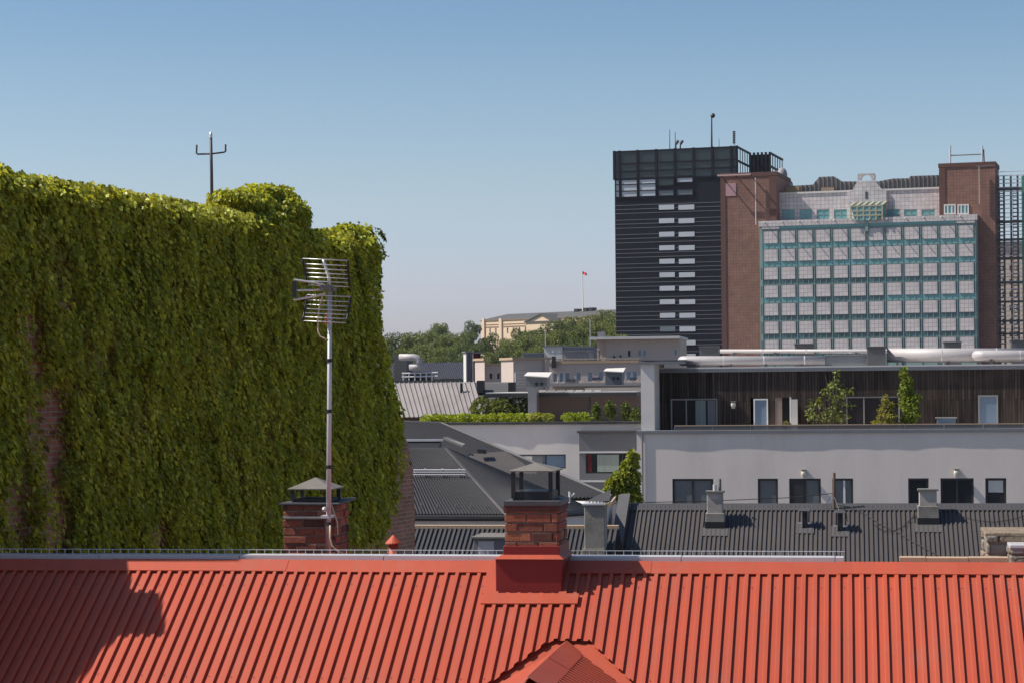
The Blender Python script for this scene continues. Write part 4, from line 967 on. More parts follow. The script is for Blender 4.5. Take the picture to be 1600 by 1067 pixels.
q = A(890,785,66); MB().tube([q, q+Vector((0,0,.35)), q+Vector((.06,0,.2)), q+Vector((.16,0,.3))], .03, 5).build('roof_hook', M['white'], aw)
# ---- nearest dark roof strip
vC = 52.0; zC = G.z(780, 825, vC)
cw_ = thing('low_corrugated_house', 'low house whose dark corrugated slope shows just above the red ridge, tan ridge strip', 'house', G, (G.u(780,830,vC), vC, 0))
uC0, uC1 = G.u(520,830,vC), G.u(966,830,vC)
mb = MB(); ribs(mb, (uC0,vC,zC),(uC1,vC,zC),(uC1,vC-5,zC-2.7),(uC0,vC-5,zC-2.7), int((uC1-uC0)/.118), [(0,0),(.42,0),(.52,.045),(.84,.045),(.90,0)]); mb.build('roof', M['slate'], cw_)
MB().box(uC0, uC1, vC-.06, vC+.22, zC-.02, zC+.075).build('ridge_strip', M['copper'], cw_)
MB().box(uC0, uC1-.1, vC-4.8, vC+4, 0, zC-2.65).build('wall', M['rendlight'], cw_)
mb = MB(); mb.quad([(uC0,vC+.1,zC-.02),(uC1,vC+.1,zC-.02),(uC1,vC+4.2,zC-2.6),(uC0,vC+4.2,zC-2.6)]); mb.build('rear_slope', M['slate'], cw_)
# little zinc dormer
v = vC-1.6; a, b = G.u(741,850,v), G.u(793,850,v); dm = MB(); dm.box(a, b, v, v+1.5, zC-1.6, G.z(766,840.5,v)); do = dm.build('dormer', M['zinc'], cw_)
MB().box(a-.06, b+.06, v-.08, v+1.6, G.z(766,840.5,v), G.z(766,838,v)).build('dormer_roof', M['capgrey'], do)
MB().box(a+.1, a+.12+(b-a)*.45, v-.02, v-.002, zC-1.5, G.z(766,845,v)).build('dormer_panel', M['galv'], do)
# stone chimney with a cowl of wire on its right end
v = vC-1.2; a, b = G.u(913,830,v), G.u(945,830,v); zt = G.z(930,789,v)
sc_ = MB().box(a, b, v, v+.55, zC-2, zt).build('chimney', M['concrete'], cw_, bevel=.02)
MB().box(a-.04, b+.03, v-.04, v+.6, zt, zt+.05).build('chimney_slab', M['galv'], sc_, bevel=.01)
MB().box(a-.05, b+.0, v-.05, v+.55, zC-1.6, G.z(930,857,v)).build('chimney_base', M['stone'], sc_, bevel=.01)
mb = MB(); z0_ = zt+.05
for k in range(6): x = a+.12+k*.085; mb.tube([(x,v+.05,z0_+.02),(x+.05,v+.5,z0_+.12+k*.035)], .012, 5)
mb.quad([(a+.02,v+.02,z0_+.04),(b+.12,v+.02,z0_+.06),(b+.10,v+.5,z0_+.30),(a+.4,v+.5,z0_+.22)]); mb.build('crooked_cover', M['slate'], sc_)
MB().hexa([(b-.02,v+.0,zt-.06),(b+.16,v+.0,zt-.02),(b+.2,v+.4,zt),(b,v+.4,zt)],[(b-.02,v,zt+.04),(b+.18,v,zt+.09),(b+.24,v+.4,zt+.2),(b,v+.4,zt+.14)]).build('broken_edge', M['copper'], sc_)
# flat metal piece right of the stone chimney
# ================================================================ plants near the buildings
LM = leaf_mat('leaf_green', .28); LMY = leaf_mat('leaf_yellow_green', .35)
BARK = mat('bark', (.10,.085,.065), .9, .25, 4, bmp=.4, bscale=12)
def plant(name, label, cat, fr, base, blobs, n, size, lo, hi, group=None, stem=True, mt=None, sr=.05, shell=.3, up=.2, hang=0, forks=0):
    base = Vector(base); t = thing(name, label, cat, fr, base, group)
    P_, d = crown_points(n, blobs, shell)
    D_2 = d*.5+rng.normal(size=(n,3))*.6+np.array([0,0,up]); S_ = size*(.7+.6*rng.random(n))
    me = leaf_mesh('crown', P_-np.array([*base]), D_2, S_, tints(n, lo, hi), mt or LM, width=.7)
    o_ = bpy.data.objects.new('foliage', me); COL.objects.link(o_); o_.parent = t
    if stem:
        m_ = MB(); top_ = max(b[0][2] for b in blobs); m_.tube([base, base.lerp(Vector((base[0]+.05,base[1],top_)),.5)+Vector((.04,0,0)), Vector((blobs[-1][0][0],blobs[-1][0][1],top_))], [sr, sr*.7, sr*.25], 7)
        for b in blobs[:10]:
            c = Vector(b[0]); h0 = Vector((base[0], base[1], base[2]+max(.15,(c[2]-base[2])*.6))); m_.tube([h0, h0.lerp(c,.6)+Vector((0,0,.03)), c], [sr*.5, sr*.35, sr*.15], 5)
        m_.build('trunk', BARK, t)
    return t
def blobsG(lst, v, dv=.8, fr=G):
    r = []
    for x, y, rx, ry in lst:
        c = fr.p(x, y, v); a = abs(fr.u(x+rx, y, v)-c[0]); h_ = abs(fr.z(x, y-ry, v)-c[2]); r.append(((c[0], c[1]+random.uniform(-.3,.3)*dv, c[2]), (a, a*dv+.05, h_)))
    return r
# terrace trees
vv = vE+1.5
plant('terrace_tree', 'airy young tree with thin spreading branches on the terrace, left of the leafy column', 'tree', G, (G.u(1298,684,vv), vv, zf), blobsG([(1308,585,5,12),(1306,600,12,9),(1322,612,15,7),(1292,612,10,8),(1308,622,14,8),(1281,628,10,9),(1325,634,11,6),(1300,642,20,12),(1270,648,12,12),(1315,652,14,8),(1266,632,5,10),(1290,655,16,8)], vv, .9), 620, .17, (.09,.13,.03), (.22,.25,.07), shell=.05, sr=.05)
plant('terrace_shrub', 'tall narrow columnar shrub on the terrace reaching the roof edge', 'shrub', G, (G.u(1420,684,vv), vv, zf), blobsG([(1412,582,7,9),(1417,598,10,12),(1416,614,12,14),(1420,630,16,14),(1424,645,14,16),(1430,622,8,8),(1418,658,14,10)], vv, .9), 1900, .15, (.09,.14,.02), (.22,.27,.045), shell=.25, mt=LMY)
plant('terrace_conifer', 'golden layered dwarf conifer at the foot of the columnar shrub', 'shrub', G, (G.u(1386,684,vv-.5), vv-.5, zf), blobsG([(1384,622,5,6),(1386,632,11,5),(1384,641,13,5),(1386,650,16,5),(1380,660,20,6),(1374,668,14,5)], vv-.5, .9), 1500, .13, (.15,.16,.035), (.34,.31,.09), shell=.3, mt=LMY, up=-.1)
plant('terrace_pot_plant', 'small pot plant by the open terrace door', 'plant', G, (G.u(1230,684,vv), vv, zf), blobsG([(1230,662,5,5)], vv, .9), 120, .12, (.10,.11,.04), (.2,.19,.08), stem=True, sr=.02)
# courtyard tree beside the grey wall
vt_ = 101.0
plant('courtyard_tree', 'bushy yellow green tree squeezed between the bay window and the grey wall', 'tree', G, (G.u(985,800,vt_), vt_, 2), blobsG([(990,715,7,12),(982,730,11,12),(988,748,11,14),(972,748,16,12),(960,756,12,10),(952,764,7,8),(978,768,20,14),(990,780,12,14)], vt_, .9), 3600, .22, (.12,.16,.02), (.33,.36,.06), shell=.45, mt=LMY, sr=.12)
# planted roof terrace
zT = zF+.09; vh = vF+1.0
def hedge(name, lab, x0, x1, y0, v, n, lo, hi, size=.14, depth=1.0, cat='hedge', rough=.25):
    a, b = G.u(x0,655,v), G.u(x1,655,v); h_ = G.z((x0+x1)/2,y0,v)-zT; bl_ = []; k = max(2, int((b-a)/(h_*1.1)))
    for i in range(k):
        u = a+(b-a)*(i+.5)/k; bl_.append(((u, v+random.uniform(-.2,.2)*depth, zT+h_*.42), ((b-a)/k*.75, depth*.6, h_*.62*random.uniform(1-rough,1+rough*.3))))
    return plant(name, lab, cat, G, (a, v, zT), bl_, n, size, lo, hi, stem=False, mt=LMY, shell=.6)
hedge('low_hedge', 'long low lime green hedge on the planted roof terrace', 662, 862, 646, vh, 5200, (.17,.23,.02), (.36,.42,.05), depth=1.0)
hedge('rounded_shrub', 'rounded pale shrub at the end of the lime hedge', 828, 860, 645, vh-.2, 700, (.22,.25,.06), (.45,.45,.2), cat='shrub')
hedge('rounded_shrub', 'rounded lime shrub standing alone on the roof terrace', 882, 918, 643, vh, 900, (.13,.19,.02), (.30,.36,.05), cat='shrub')
hedge('wild_bush', 'large dull green bush behind the lime hedge, in front of the pale seam roof', 742, 792, 622, vF+5, 1700, (.055,.08,.02), (.15,.17,.06), size=.2, depth=1.6, cat='bush')
hedge('wild_bush', 'dark green bush under the pergola roof behind thin posts', 778, 822, 617, vF+6.5, 1200, (.05,.08,.018), (.12,.15,.04), size=.2, depth=1.4, cat='bush')
for x, wd, yt, lab in ((932,5,631,'slim shrub nearest the terrace post'),(953,8,627,'tallest dark slim shrub of the terrace row'),(977,7,630,'slim shrub between the tallest one and the wall end'),(994,7,638,'shorter slim shrub close to the white wall end')):
    v = vF+2.5; plant('slim_shrub', lab, 'shrub', G, (G.u(x,658,v), v, zT), blobsG([(x,yt+4,wd*.6,5),(x,yt+11,wd,8),(x+1,yt+20,wd*.8,8)], v, .9), 420, .17, (.05,.085,.02), (.15,.18,.05), 'slim shrubs along the terrace wall', sr=.03)
# pergola wall, roof slab, column with slanted vent
vp = vF+8; W_ = lambda x, y: (G.u(x,y,vp), G.z(x,y,vp))
pg = thing('terrace_wing', 'low brownish wing with a projecting flat roof behind the planted terrace', 'building', G, (G.u(900,650,vp), vp, 0))
a, b = W_(822,640)[0], W_(1002,640)[0]; MB().box(a, b, vp, vp+5, 0, W_(900,619)[1]).build('wall', mat('mauve_brown_wall', (.30,.235,.215), .9, .06, .4, stain=(.22,.17,.155,1), stain_amt=.5), pg)
a = W_(770,640)[0]; MB().box(a, b, vp-2.5, vp+5, W_(900,619)[1], W_(900,613)[1]).build('flat_roof', M['frame'], pg)
MB().box(a, b, vp-2.4, vp+4.9, W_(900,613)[1], W_(900,611.5)[1]).build('roof_edge', M['offwhite'], pg)
for x in (782, 792, 802, 921): 
    c = G.u(x,640,vp-2.2); MB().box(c-.07, c+.07, vp-2.3, vp-2.16, zT-.3, W_(900,619)[1]).build('post', M['frame'], pg)
mb = MB()
for k in range(7):
    x = 848+k*14.5; c = W_(x,615); mb.box(c[0], W_(x+10,615)[0], vp-2.0, vp-1.2, W_(900,611.5)[1], W_(x,608.5)[1])
mb.build('skylight_row', M['offwhite'], pg)
MB().box(W_(912,610)[0], b, vp+.5, vp+4, W_(900,611.5)[1], W_(950,605.5)[1]).build('upper_roof_slab', M['seam'], pg)
v = vF+4.5; cc = thing('vent_tower', 'grey panelled shaft with a slanted white topped hood above the terrace', 'vent', G, (G.u(832,650,v), v, zT))
MB().box(G.u(825,640,v), G.u(838.5,640,v), v, v+1, zT, G.z(830,604,v)).build('shaft', M['zinc'], cc)
def hood(parent, x0, x1, xt, yt0, yt1, yb, v, vents):
    a, b = G.u(x0,yb,v), G.u(x1,yb,v); c = G.u(xt,yt0,v); z0_, zl, zr_ = G.z(x0,yb,v), G.z(x0,yt0,v), G.z(x1,yt1,v)
    m_ = MB(); m_.hexa([(a,v,z0_),(b,v,z0_),(b,v+1.2,z0_),(a,v+1.2,z0_)],[(a,v,zr_+(zl-zr_)*.35),(b,v,zr_),(b,v+1.2,zr_+.25),(a,v+1.2,zl)]); m_.build('hood_body', M['bayzinc'], parent)
    m_ = MB(); m_.slab([(a-.1,v-.12,zr_+(zl-zr_)*.35+.06),(b+.1,v-.12,zr_+.06),(b+.1,v+1.3,zr_+.33),(a-.1,v+1.3,zl+.08)], (0,0,-.05)); m_.build('hood_roof', M['offwhite'], parent)
    m_ = MB()
    for k in range(vents): c_ = a+(b-a)*(.5+.25*k); m_.tube([(c_,v-.03,zr_-.35),(c_,v+.02,zr_-.35)], .10, 8)
    m_.build('hood_openings', M['black'], parent)
hood(cc, 822, 855, 822, 583, 590, 604, v, 2)
v2 = vp+10; c2_ = thing('vent_hood', 'smaller grey slanted vent hood close to the white wall end', 'vent', G, (G.u(958,600,v2), v2, W_(900,613)[1]))
hood(c2_, 946, 972, 946, 577, 582, 601, v2, 2)
# ================================================================ clutter between the terrace and the hill
M['cream'] = mat('cream_plaster', (.52, .42, .36), .9, .06, .3); M['creamdull'] = mat('dull_cream_plaster', (.48, .40, .36), .9, .07, .3)
M['bluegrey'] = mat('blue_grey_roof', (.075, .08, .105), .7, .12, .3)
# pale standing seam roof
vS = 165.0
sr_ = thing('seam_roof_house', 'building with a weathered pale standing seam metal roof above the lime hedge', 'building', G, (G.u(690,650,vS), vS, 0))
tl, tr, br2, bl2 = G.p(560,599,vS+5), G.p(741,596.5,vS+5), G.p(756,650,vS), G.p(575,652,vS)
mb = MB(); ribs(mb, tl, tr, br2, bl2, 25, [(0,0),(.82,0),(.86,.10),(.94,.10),(.97,0)]); rs = mb.build('roof', M['seam'], sr_)
mb = MB(); r2 = G.p(800,597.5,vS+5); r3 = G.p(770,622,vS+2.0); mb.quad([tr, r2, G.p(812,640,vS+1), br2]); mb.build('side_roof', M['slateflash'], sr_)
mb = MB(); mb.box(G.u(560,600,vS+5), G.u(798,600,vS+5), vS+4.9, vS+9, G.z(700,601,vS+5), G.z(700,597.5,vS+5)); mb.build('ridge_beam', M['offwhite'], sr_)
mb = MB(); mb.box(bl2[0], G.u(815,650,vS), vS+.3, vS+12, 0, bl2[2]-.05); mb.build('wall', mat('red_brown_wall', (.12,.06,.045), .9, .2, 1), sr_)
q = G.p(721,604,vS+3.5); MB().tube([q+Vector((0,0,-.9)), q+Vector((0,0,.3))], .12, 8).build('roof_vent', M['black'], rs)
for x, y0, y1 in ((748,594,609),(797,597,613)):
    v = vS+3; a, b = G.u(x-3,600,v), G.u(x+7,600,v); MB().box(a, b, v, v+.8, G.z(x,y1+4,v), G.z(x,y0,v)).build('chimney', M['black'], sr_)
# blue grey hall behind
vH = 300.0; H_ = lambda x, y, v=vH: (G.u(x,y,v), G.z(x,y,v))
o = thing('blue_grey_hall', 'low hall with a plain blue grey roof below the park trees', 'building', G, (H_(690,580)[0], vH, 0))
MB().hexa([(H_(560,592)[0],vH,0),(H_(728,592)[0],vH,0),(H_(728,592)[0],vH+14,0),(H_(560,592)[0],vH+14,0)],[(H_(560,592)[0],vH,H_(690,592)[1]),(H_(728,592)[0],vH,H_(690,592)[1]),(H_(728,592)[0],vH+14,H_(690,592)[1]),(H_(560,592)[0],vH+14,H_(690,592)[1])]).build('wall', M['darkbox'], o)
mb = MB(); ribs(mb, (H_(556,567)[0],vH+4,H_(690,569)[1]+.3),(H_(730,567)[0],vH+4,H_(690,569)[1]+.3),(H_(730,592)[0],vH-.4,H_(690,591)[1]),(H_(556,592)[0],vH-.4,H_(690,591)[1]), 60, [(0,0),(.85,0),(.9,.1),(.97,.1)]); mb.build('roof', M['bluegrey'], o)
# roof plant with bent ducts near the ivy
v = 210.0; K = lambda x, y: G.p(x, y, v)
o = thing('rooftop_plant', 'roof plant with two bent pale ducts and railing just right of the ivy edge', 'ventilation', G, (K(640,590)[0], v, 0))
MB().box(K(600,590)[0], K(668,590)[0], v+2, v+14, 0, K(640,594)[2]).build('plant_base', M['slate'], o)
MB().box(K(606,590)[0], K(626,590)[0], v+3, v+6, K(640,594)[2], K(612,553)[2]).build('plant_housing', M['darkbox'], o)
MB().box(K(630,590)[0], K(660,590)[0], v+4, v+6, K(640,594)[2], K(640,580)[2]).build('plant_housing', M['black'], o)
rr = .36
MB().tube([K(624,558),K(646,558),K(652,559.5),K(655,564),K(655.5,571)], rr, 12).build('bent_duct', M['duct'], o, smooth=True)
MB().tube([K(640,573),K(664,573)], rr, 12).build('straight_duct', M['duct'], o, smooth=True)
mb = MB()
for y in (583, 588.5): mb.tube([K(628,y),K(684,y-1.5)], .08, 5)
for x in range(630, 684, 9): mb.tube([K(x,581),K(x,594)], .07, 5)
mb.build('plant_railing', M['galv'], o)
# paired dark flue stacks
v = 195.0
for (x0, x1, xm, yt, lab) in ((726,735,730,548,'tall flue stack with a sunlit pale side, left of its shorter twin'),(737,751,740,549,'dark brown flue stack with a flat cap beside the cream block')):
    a, m_, b = Cf.u(x0,570,v), Cf.u(xm,570,v), Cf.u(x1,570,v)
    o = thing('flue_stack', lab, 'chimney', Cf, (m_, v, 0)); dd = (m_-a)/math.tan(math.radians(20))
    MB().box(m_, b, v, v+abs(dd), 0, Cf.z(xm,yt+3,v)).build('shaft', M['redcloth'] if x0 > 730 else M['darkbox'], o)
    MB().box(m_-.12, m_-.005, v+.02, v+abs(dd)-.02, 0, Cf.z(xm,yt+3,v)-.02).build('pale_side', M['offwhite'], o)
    MB().box(m_-.25, b+.15, v-.15, v+abs(dd)+.15, Cf.z(xm,yt+3,v), Cf.z(xm,yt+1,v)).build('flat_cap', M['zinc'], o)
def cream(name, lab, xl, xm, xr, yt, yb, v, wins=(), fr=Cf, mt='creamdull', lit='cream', ext=0, cap=True):
    """block showing a sunlit left side xl..xm and a shaded front xm..xr"""
    m_, b = fr.u(xm,yt,v), fr.u(xr,yt,v); z1 = fr.z(xm,yt,v)
    # depth so that the far left edge projects to xl
    dx, _ = ray(xl, yt); k = fr.s*1+0
    # point (m_, v+d): x = m c + (v+d) s ; y = -m s + (v+d) c ; x/y = dx
    d = (m_*(fr.c+dx*fr.s)+v*(fr.s-dx*fr.c))/(dx*fr.c-fr.s) if xl < xm else 6
    d = max(1.0, min(abs(d), 30))
    o = thing(name, lab, 'building', fr, (m_, v, 0))
    zb_ = fr.z(xm,yb,v); hs = [(fr.u(a,c,v), fr.u(b_,c,v), fr.z(a,e,v), fr.z(a,c,v)) for a, b_, c, e in wins]
    mb = MB(); wall_holes(mb, m_, b, 0, z1, v, hs, .25); shell_walls(mb, m_, b, v, v+d, 0, z1); mb.build('wall', M[mt], o)
    for h in hs: window(o, h[0], h[1], h[2], h[3], v+.05, M['offwhite'], M['glassblue' if ext else 'glass'], 1, 1, .07, .1)
    if cap: MB().box(m_-.15, b+.15, v-.15, v+d+.15, z1, z1+.22).build('coping', M['copper'], o)
    return o, m_, b, z1, d
cream('cream_block', 'small cream block with a sunlit left side and two dark windows beside the flue stacks', 742, 757, 758, 563, 600, 188.0)
cream('cream_block', 'low recessed cream front with two narrow dark windows', 757, 757.5, 784, 571, 600, 190.0, [(764,770.5,581.5,593),(776,782,581.5,593)])
o, m_, b, z1, d = cream('cream_block', 'taller cream block with a bright sunlit side and a blank shaded front', 783, 802, 858, 562, 620, 180.0)
lad = MB(); a = Cf.u(814,590,179.5)
for k in range(6): lad.box(a-.6, a+.6, 179.3, 179.4, Cf.z(814,583+k*4.5,179.5), Cf.z(814,583+k*4.5,179.5)+.1)
lad.box(a-.65,a-.55,179.3,179.4,Cf.z(814,608,179.5),Cf.z(814,582,179.5)); lad.box(a+.55,a+.65,179.3,179.4,Cf.z(814,608,179.5),Cf.z(814,582,179.5)); lad.build('wall_ladder', M['offwhite'], o)
MB().box(b-.5, b-.2, 179.7, 179.99, 0, z1).build('corner_pilaster', M['cream'], o)
ws = [(863.5,871.5,582,597),(873.5,881,581,597),(882.5,891,581,597),(900,908,580.5,596),(918,926.5,580,596),(934.5,943,579.5,595),(971.5,977,579,594),(978.5,986.5,579,594),(988,996,579,594)]
o, m_, b, z1, d = cream('long_cream_building', 'long cream building with a row of small windows and a railed roof deck', 857, 858, 1010, 568, 610, 200.0, ws, fr=G, ext=1)
mb = MB(); 
for y in (561, 564.5): mb.tube([G.p(866,y,200.6), G.p(1000,y-.5,200.6)], .07, 5)
for x in range(866, 1001, 9): mb.tube([G.p(x,560,200.6), G.p(x,569,200.6)], .06, 5)
mb.build('deck_railing', M['capgrey'], o)
MB().box(G.u(862,570,199.6), G.u(868,570,199.6), 199.6, 199.95, z1-.4, z1+.7).build('parapet_step', M['frame'], o)
mb = MB(); zl = G.z(900,598,199)
for k in range(13): x = 862+k*10.5; mb.box(G.u(x,596,199), G.u(x+.8,596,199), 199-.2, 199-.1, zl, G.z(x,592,199))
mb.box(G.u(860,596,199), G.u(1000,596,199), 198.8, 200, zl-.3, zl); mb.build('balcony_row', M['greyframe'], o)
for x0, x1, y0, y1 in ((885,897,592,596),(925,935,589,594),(984,992,589,594)): boxpart('balcony_screen', M['bluegrey'], o, G.u(x0,y0,198.7), G.u(x1,y0,198.7), 198.95, 199.6, G.z(x0,y1,198.7), G.z(x0,y0,198.7))
for x0, x1, y0, y1, m2, lab in ((850,879,542,558,'offwhite','pale square roof cabin below the park trees'),(880,926,543,556,'zinc','long grey roof cabin behind the deck railing'),(817,849,553,559,'zinc','low grey roof cabin left of the pale square one'),(880,920,550,565,'seam','low pale roof cabin on the railed deck')):
    v = 206.0 if y1 > 560 else 225.0; r = thing('roof_cabin', lab, 'cabin', G, (G.u(x0,y1,v), v, 0 if y1 < 560 else z1))
    MB().box(G.u(x0,y1,v), G.u(x1,y1,v), v, v+4, (G.z(x0,y1,v)-6) if y1 < 560 else z1, G.z(x0,y0,v)).build('cabin_body', M[m2], r)
    MB().box(G.u(x0,y1,v)-.1, G.u(x1,y1,v)+.1, v-.1, v+4.1, G.z(x0,y0,v), G.z(x0,y0,v)+.12).build('cabin_roof', M['zinc'], r)
    if x0 == 850:
        mb = MB(); mb.box(G.u(862.5,549,v), G.u(865.5,549,v), v-.04, v-.01, G.z(863,550.5,v), G.z(863,546,v)).box(G.u(872,549,v), G.u(876,549,v), v-.04, v-.01, G.z(863,549.5,v), G.z(863,547.5,v)); mb.build('cabin_sign', M['white'], r)
# cream penthouse with flat roof
v = 235.0; a, b = G.u(947,545,v), G.u(1062,545,v); z0_, z1 = G.z(1000,570,v), G.z(1000,530,v)
o = thing('cream_penthouse', 'cream penthouse with a thin white overhanging flat roof at the foot of the dark tower', 'building', G, (a, v, 0))
hs = [(G.u(x0,y,v), G.u(x1,y,v), G.z(x0,y2,v), G.z(x0,y,v)) for x0, x1, y, y2 in ((980,986,546.5,558),(996,1002.5,546,557),(1004,1010.5,546,557),(1053,1058,545,556))]
mb = MB(); wall_holes(mb, a, b, 0, z1, v, hs, .3); shell_walls(mb, a, b, v, v+10, 0, z1); mb.build('wall', M['creamdull'], o)
for i, h in enumerate(hs): window(o, h[0], h[1], h[2], h[3], v+.05, M['offwhite'], M['glass' if i in (0,) else 'glassblue'], 1, 1, .06, .1)
l = G.u(931.5,545,v); MB().box(l, a-.01, v+.6, v+9, G.z(940,547,v), z1-.01).build('porch_beam', M['cream'], o)
for x in (933, 940, 945): c = G.u(x,555,v+.7); MB().box(c-.18, c+.18, v+.7, v+1.2, 0, G.z(940,547,v)).build('porch_column', M['cream'], o)
MB().box(l, a-.01, v+3, v+9, 0, G.z(940,547,v)).build('porch_rear', M['brown'], o)
MB().box(G.u(923,527,v), b+.1, v-1.2, v+11, z1, G.z(1000,526,v)).build('flat_roof', M['offwhite'], o)
MB().box(G.u(934,520,v+2), G.u(943,520,v+2), v+2, v+4, z1, G.z(938,518.5,v+2)).build('roof_box', M['zinc'], o)
mb = MB()
for x, y in ((958,556),(968,555)): mb.box(G.u(x,y,v), G.u(x+3,y,v), v-.1, v-.01, G.z(x,y+3,v), G.z(x,y,v))
mb.build('wall_vents', M['frame'], o)
# ================================================================ dark office tower
vK = 560.0; K = lambda x, y: T.p(x, y, vK); kz = lambda y, x=1060: T.z(x, y, vK)
tw = thing('dark_glass_tower', 'dark blue black office tower with thin pale floor lines and one column of windows', 'tower', T, (K(1060,500)[0], vK, 0))
M['towerdark'] = mat('tower_cladding', (.007,.008,.015), .55, .2, .05, spec=.2); M['towergl'] = mat('tower_screen', (.022,.033,.038), .25, .15, .1, spec=.6)
M['towerlt'] = mat('tower_pale_sky_pane', (.46,.48,.52), .15, .10, .08, spec=.6); M['towermid'] = mat('tower_dull_pane', (.13,.16,.18), .2, .12, .1, spec=.6); M['towerline'] = mat('pale_fin', (.15,.15,.17), .5, .05, 1)  # bright panes: sky reflection painted as a pale base colour
uk0, uk1 = T.u(961.5,400,vK), T.u(1154,400,vK); ztp = kz(233)
xu = lambda x, y=400: T.u(x, y, vK)
zs_ = kz(278)
shaft = MB().box(uk0, uk1, vK, vK+26, 0, zs_); sh = shaft.build('shaft', M['towerdark'], tw)
mb = MB(); z = kz(560); stp = abs(kz(400)-kz(410.3))
while z < kz(312): 
    mb.box(uk0-.05, uk1+.05, vK-.07, vK-.01, z, z+.15); mb.box(uk1+.01, uk1+.2, vK, vK+26, z, z+.16); z += stp*(.62 if int(round(z*7)) % 2 else 1.0)
mb.build('floor_lines', M['towerline'], sh)
for i in range(12):
    y = 324.5+i*20.9
    for x0, x1 in ((1029.5,1055),(1060,1086.5)):
        zt = T.z((x0+x1)/2, y-4+2.2*(i/11), vK); h_ = stp*.82
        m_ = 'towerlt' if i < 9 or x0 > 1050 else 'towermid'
        f = MB(); f.box(xu(x0), xu(x1), vK-.12, vK-.003, zt-h_, zt+.1); wn = f.build('window', M['towerdark'], tw)
        p = MB(); p.quad([(xu(x0)+.15,vK-.13,zt-h_+.15),(xu(x1)-.15,vK-.13,zt-h_+.15),(xu(x1)-.15,vK-.13,zt),(xu(x0)+.15,vK-.13,zt)]); p.build('pane', M[m_], wn)
# upper glazed storeys
for x0, x1, y0, y1, m_, g_ in ((962,970,279,310,'towerlt',3),(971,998,279,310,'towerlt',3),(999,1027,278,309,'towerlt',3),(1029,1055,297,308,'towermid',1),(1029,1055,277,292,'towergl',1),(1058,1085,275,287,'towerlt',1),(1058,1085,296,307,'towermid',1)):
    wn = window(tw, xu(x0), xu(x1), kz(y1,x0), kz(y0,x0), vK-.35, M['towerdark'], M[m_], 1, g_, .3, .3)
# roof screen: open framework of dark glass, the rear wing of it visible on the right
scr = MB().box(uk0, uk1, vK-.05, vK+.1, zs_+.01, ztp).build('roof_screen', M['towergl'], tw)
mb = MB()
for x in (961.5, 969.5, 998, 1027, 1056, 1085.5, 1115, 1144.5, 1153): c = xu(x); mb.box(c-.35, c+.35, vK-.4, vK-.06, zs_, ztp+.15)
for f in (0, .28, .55, .98): z = zs_+(ztp-zs_)*f; mb.box(uk0, uk1, vK-.3, vK-.06, z-.2, z+.2)
mb.build('screen_frame', M['towerdark'], scr)
mb = MB()                                  # right return, open bars
for k in range(6): v = vK+.2+k*3.3; mb.box(uk1-.1, uk1+.1, v-.1, v+.1, zs_, ztp)
for f in (.0, .5, .97): z = zs_+(ztp-zs_)*f; mb.box(uk1-.2, uk1+.2, vK, vK+17, z-.25, z+.25)
u2 = uk1+8.6
ub2 = T.u(1204,300,vK+18)
mb.box(uk1, ub2, vK+17.6, vK+17.9, 0, ztp-.6)
for k in range(6): c = uk1+(ub2-uk1)*k/5; mb.box(c-.3, c+.3, vK+17.2, vK+17.58, zs_, ztp)
for k in range(6): v = vK+18+k*3.7; mb.box(ub2-.11, ub2+.11, v-.1, v+.1, zs_-8, ztp-.1)
for f in (0, .5, .97): z = zs_+(ztp-zs_)*f; mb.box(ub2-.25, ub2+.25, vK+18, vK+37, z-.25, z+.25)
mb.build('screen_return', M['towerdark'], tw)
MB().box(uk1+.3, ub2-.4, vK+18, vK+36, 0, zs_-2).build('rear_block', M['towerdark'], tw)
# machine on the roof
v = vK-60; q = T.p(1222,295,v)
o = thing('roof_machine', 'grey rounded machine housing on the roof between the dark tower and the brick tower', 'machine', T, (q[0], v, q[2]-12))
mb = MB()
mb.sphere(T.p(1222,275,v), 1.3, 14, sq=1.5); mb.sphere(T.p(1227,290,v), 1.9, 14, sq=.8); mb.box(T.u(1216,290,v), T.u(1232,290,v), v-.6, v+2, T.z(1222,296,v), T.z(1222,282,v)); mb.build('machine_shell', mat('grey_machine', (.27,.26,.26), .6, .15, .6), o, smooth=True)
MB().box(T.u(1214,300,v), T.u(1236,300,v), v-1, v+4, q[2]-14, T.z(1222,296,v)).build('machine_base', M['darkbox'], o)
MB().tube([T.p(1215,282,v-2.6),T.p(1226,281,v-2.8),T.p(1231,286,v-2.6)], .5, 6).build('machine_slot', M['black'], o)
def aerial(px, yt, yb, v, r, lab, fr=T, knob=False, ladder=False):
    a, b = fr.p(px, yb, v), fr.p(px, yt, v); o = thing('roof_aerial', lab, 'antenna', fr, a)
    MB().tube([a-Vector((0,0,1)), b], [r, r*.6], 6).build('aerial_rod', M['black'] if not ladder else M['capgrey'], o)
    if knob: MB().sphere(b+Vector((.3,0,.3)), r*2.3, 8).build('aerial_head', M['black'], o)
    if ladder:
        m_ = MB()
        for k in range(7): z = a.lerp(b, .15+k*.13); m_.box(z[0]-.35, z[0]+.35, v-.1, v+.1, z[2]-.2, z[2]+.2)
        m_.build('aerial_rungs', M['black'], o)
    return o
aerial(1046.5,203,231,vK+3,.14,'thinnest tall aerial on the dark tower, leftmost of its row'); aerial(1055,207,231,vK+3,.14,'thin short aerial beside the leftmost one on the dark tower')
for x, lab in ((1056,'stubby bent vent rod on the dark tower roof, left one of a pair'),(1063,'stubby bent vent rod on the dark tower roof, right one of a pair')):
    o = aerial(x,226,231,vK+2,.28,lab); b = T.p(x+4,220,vK+2); MB().tube([T.p(x,226,vK+2), b], .4, 6).build('rod_head', M['black'], o)
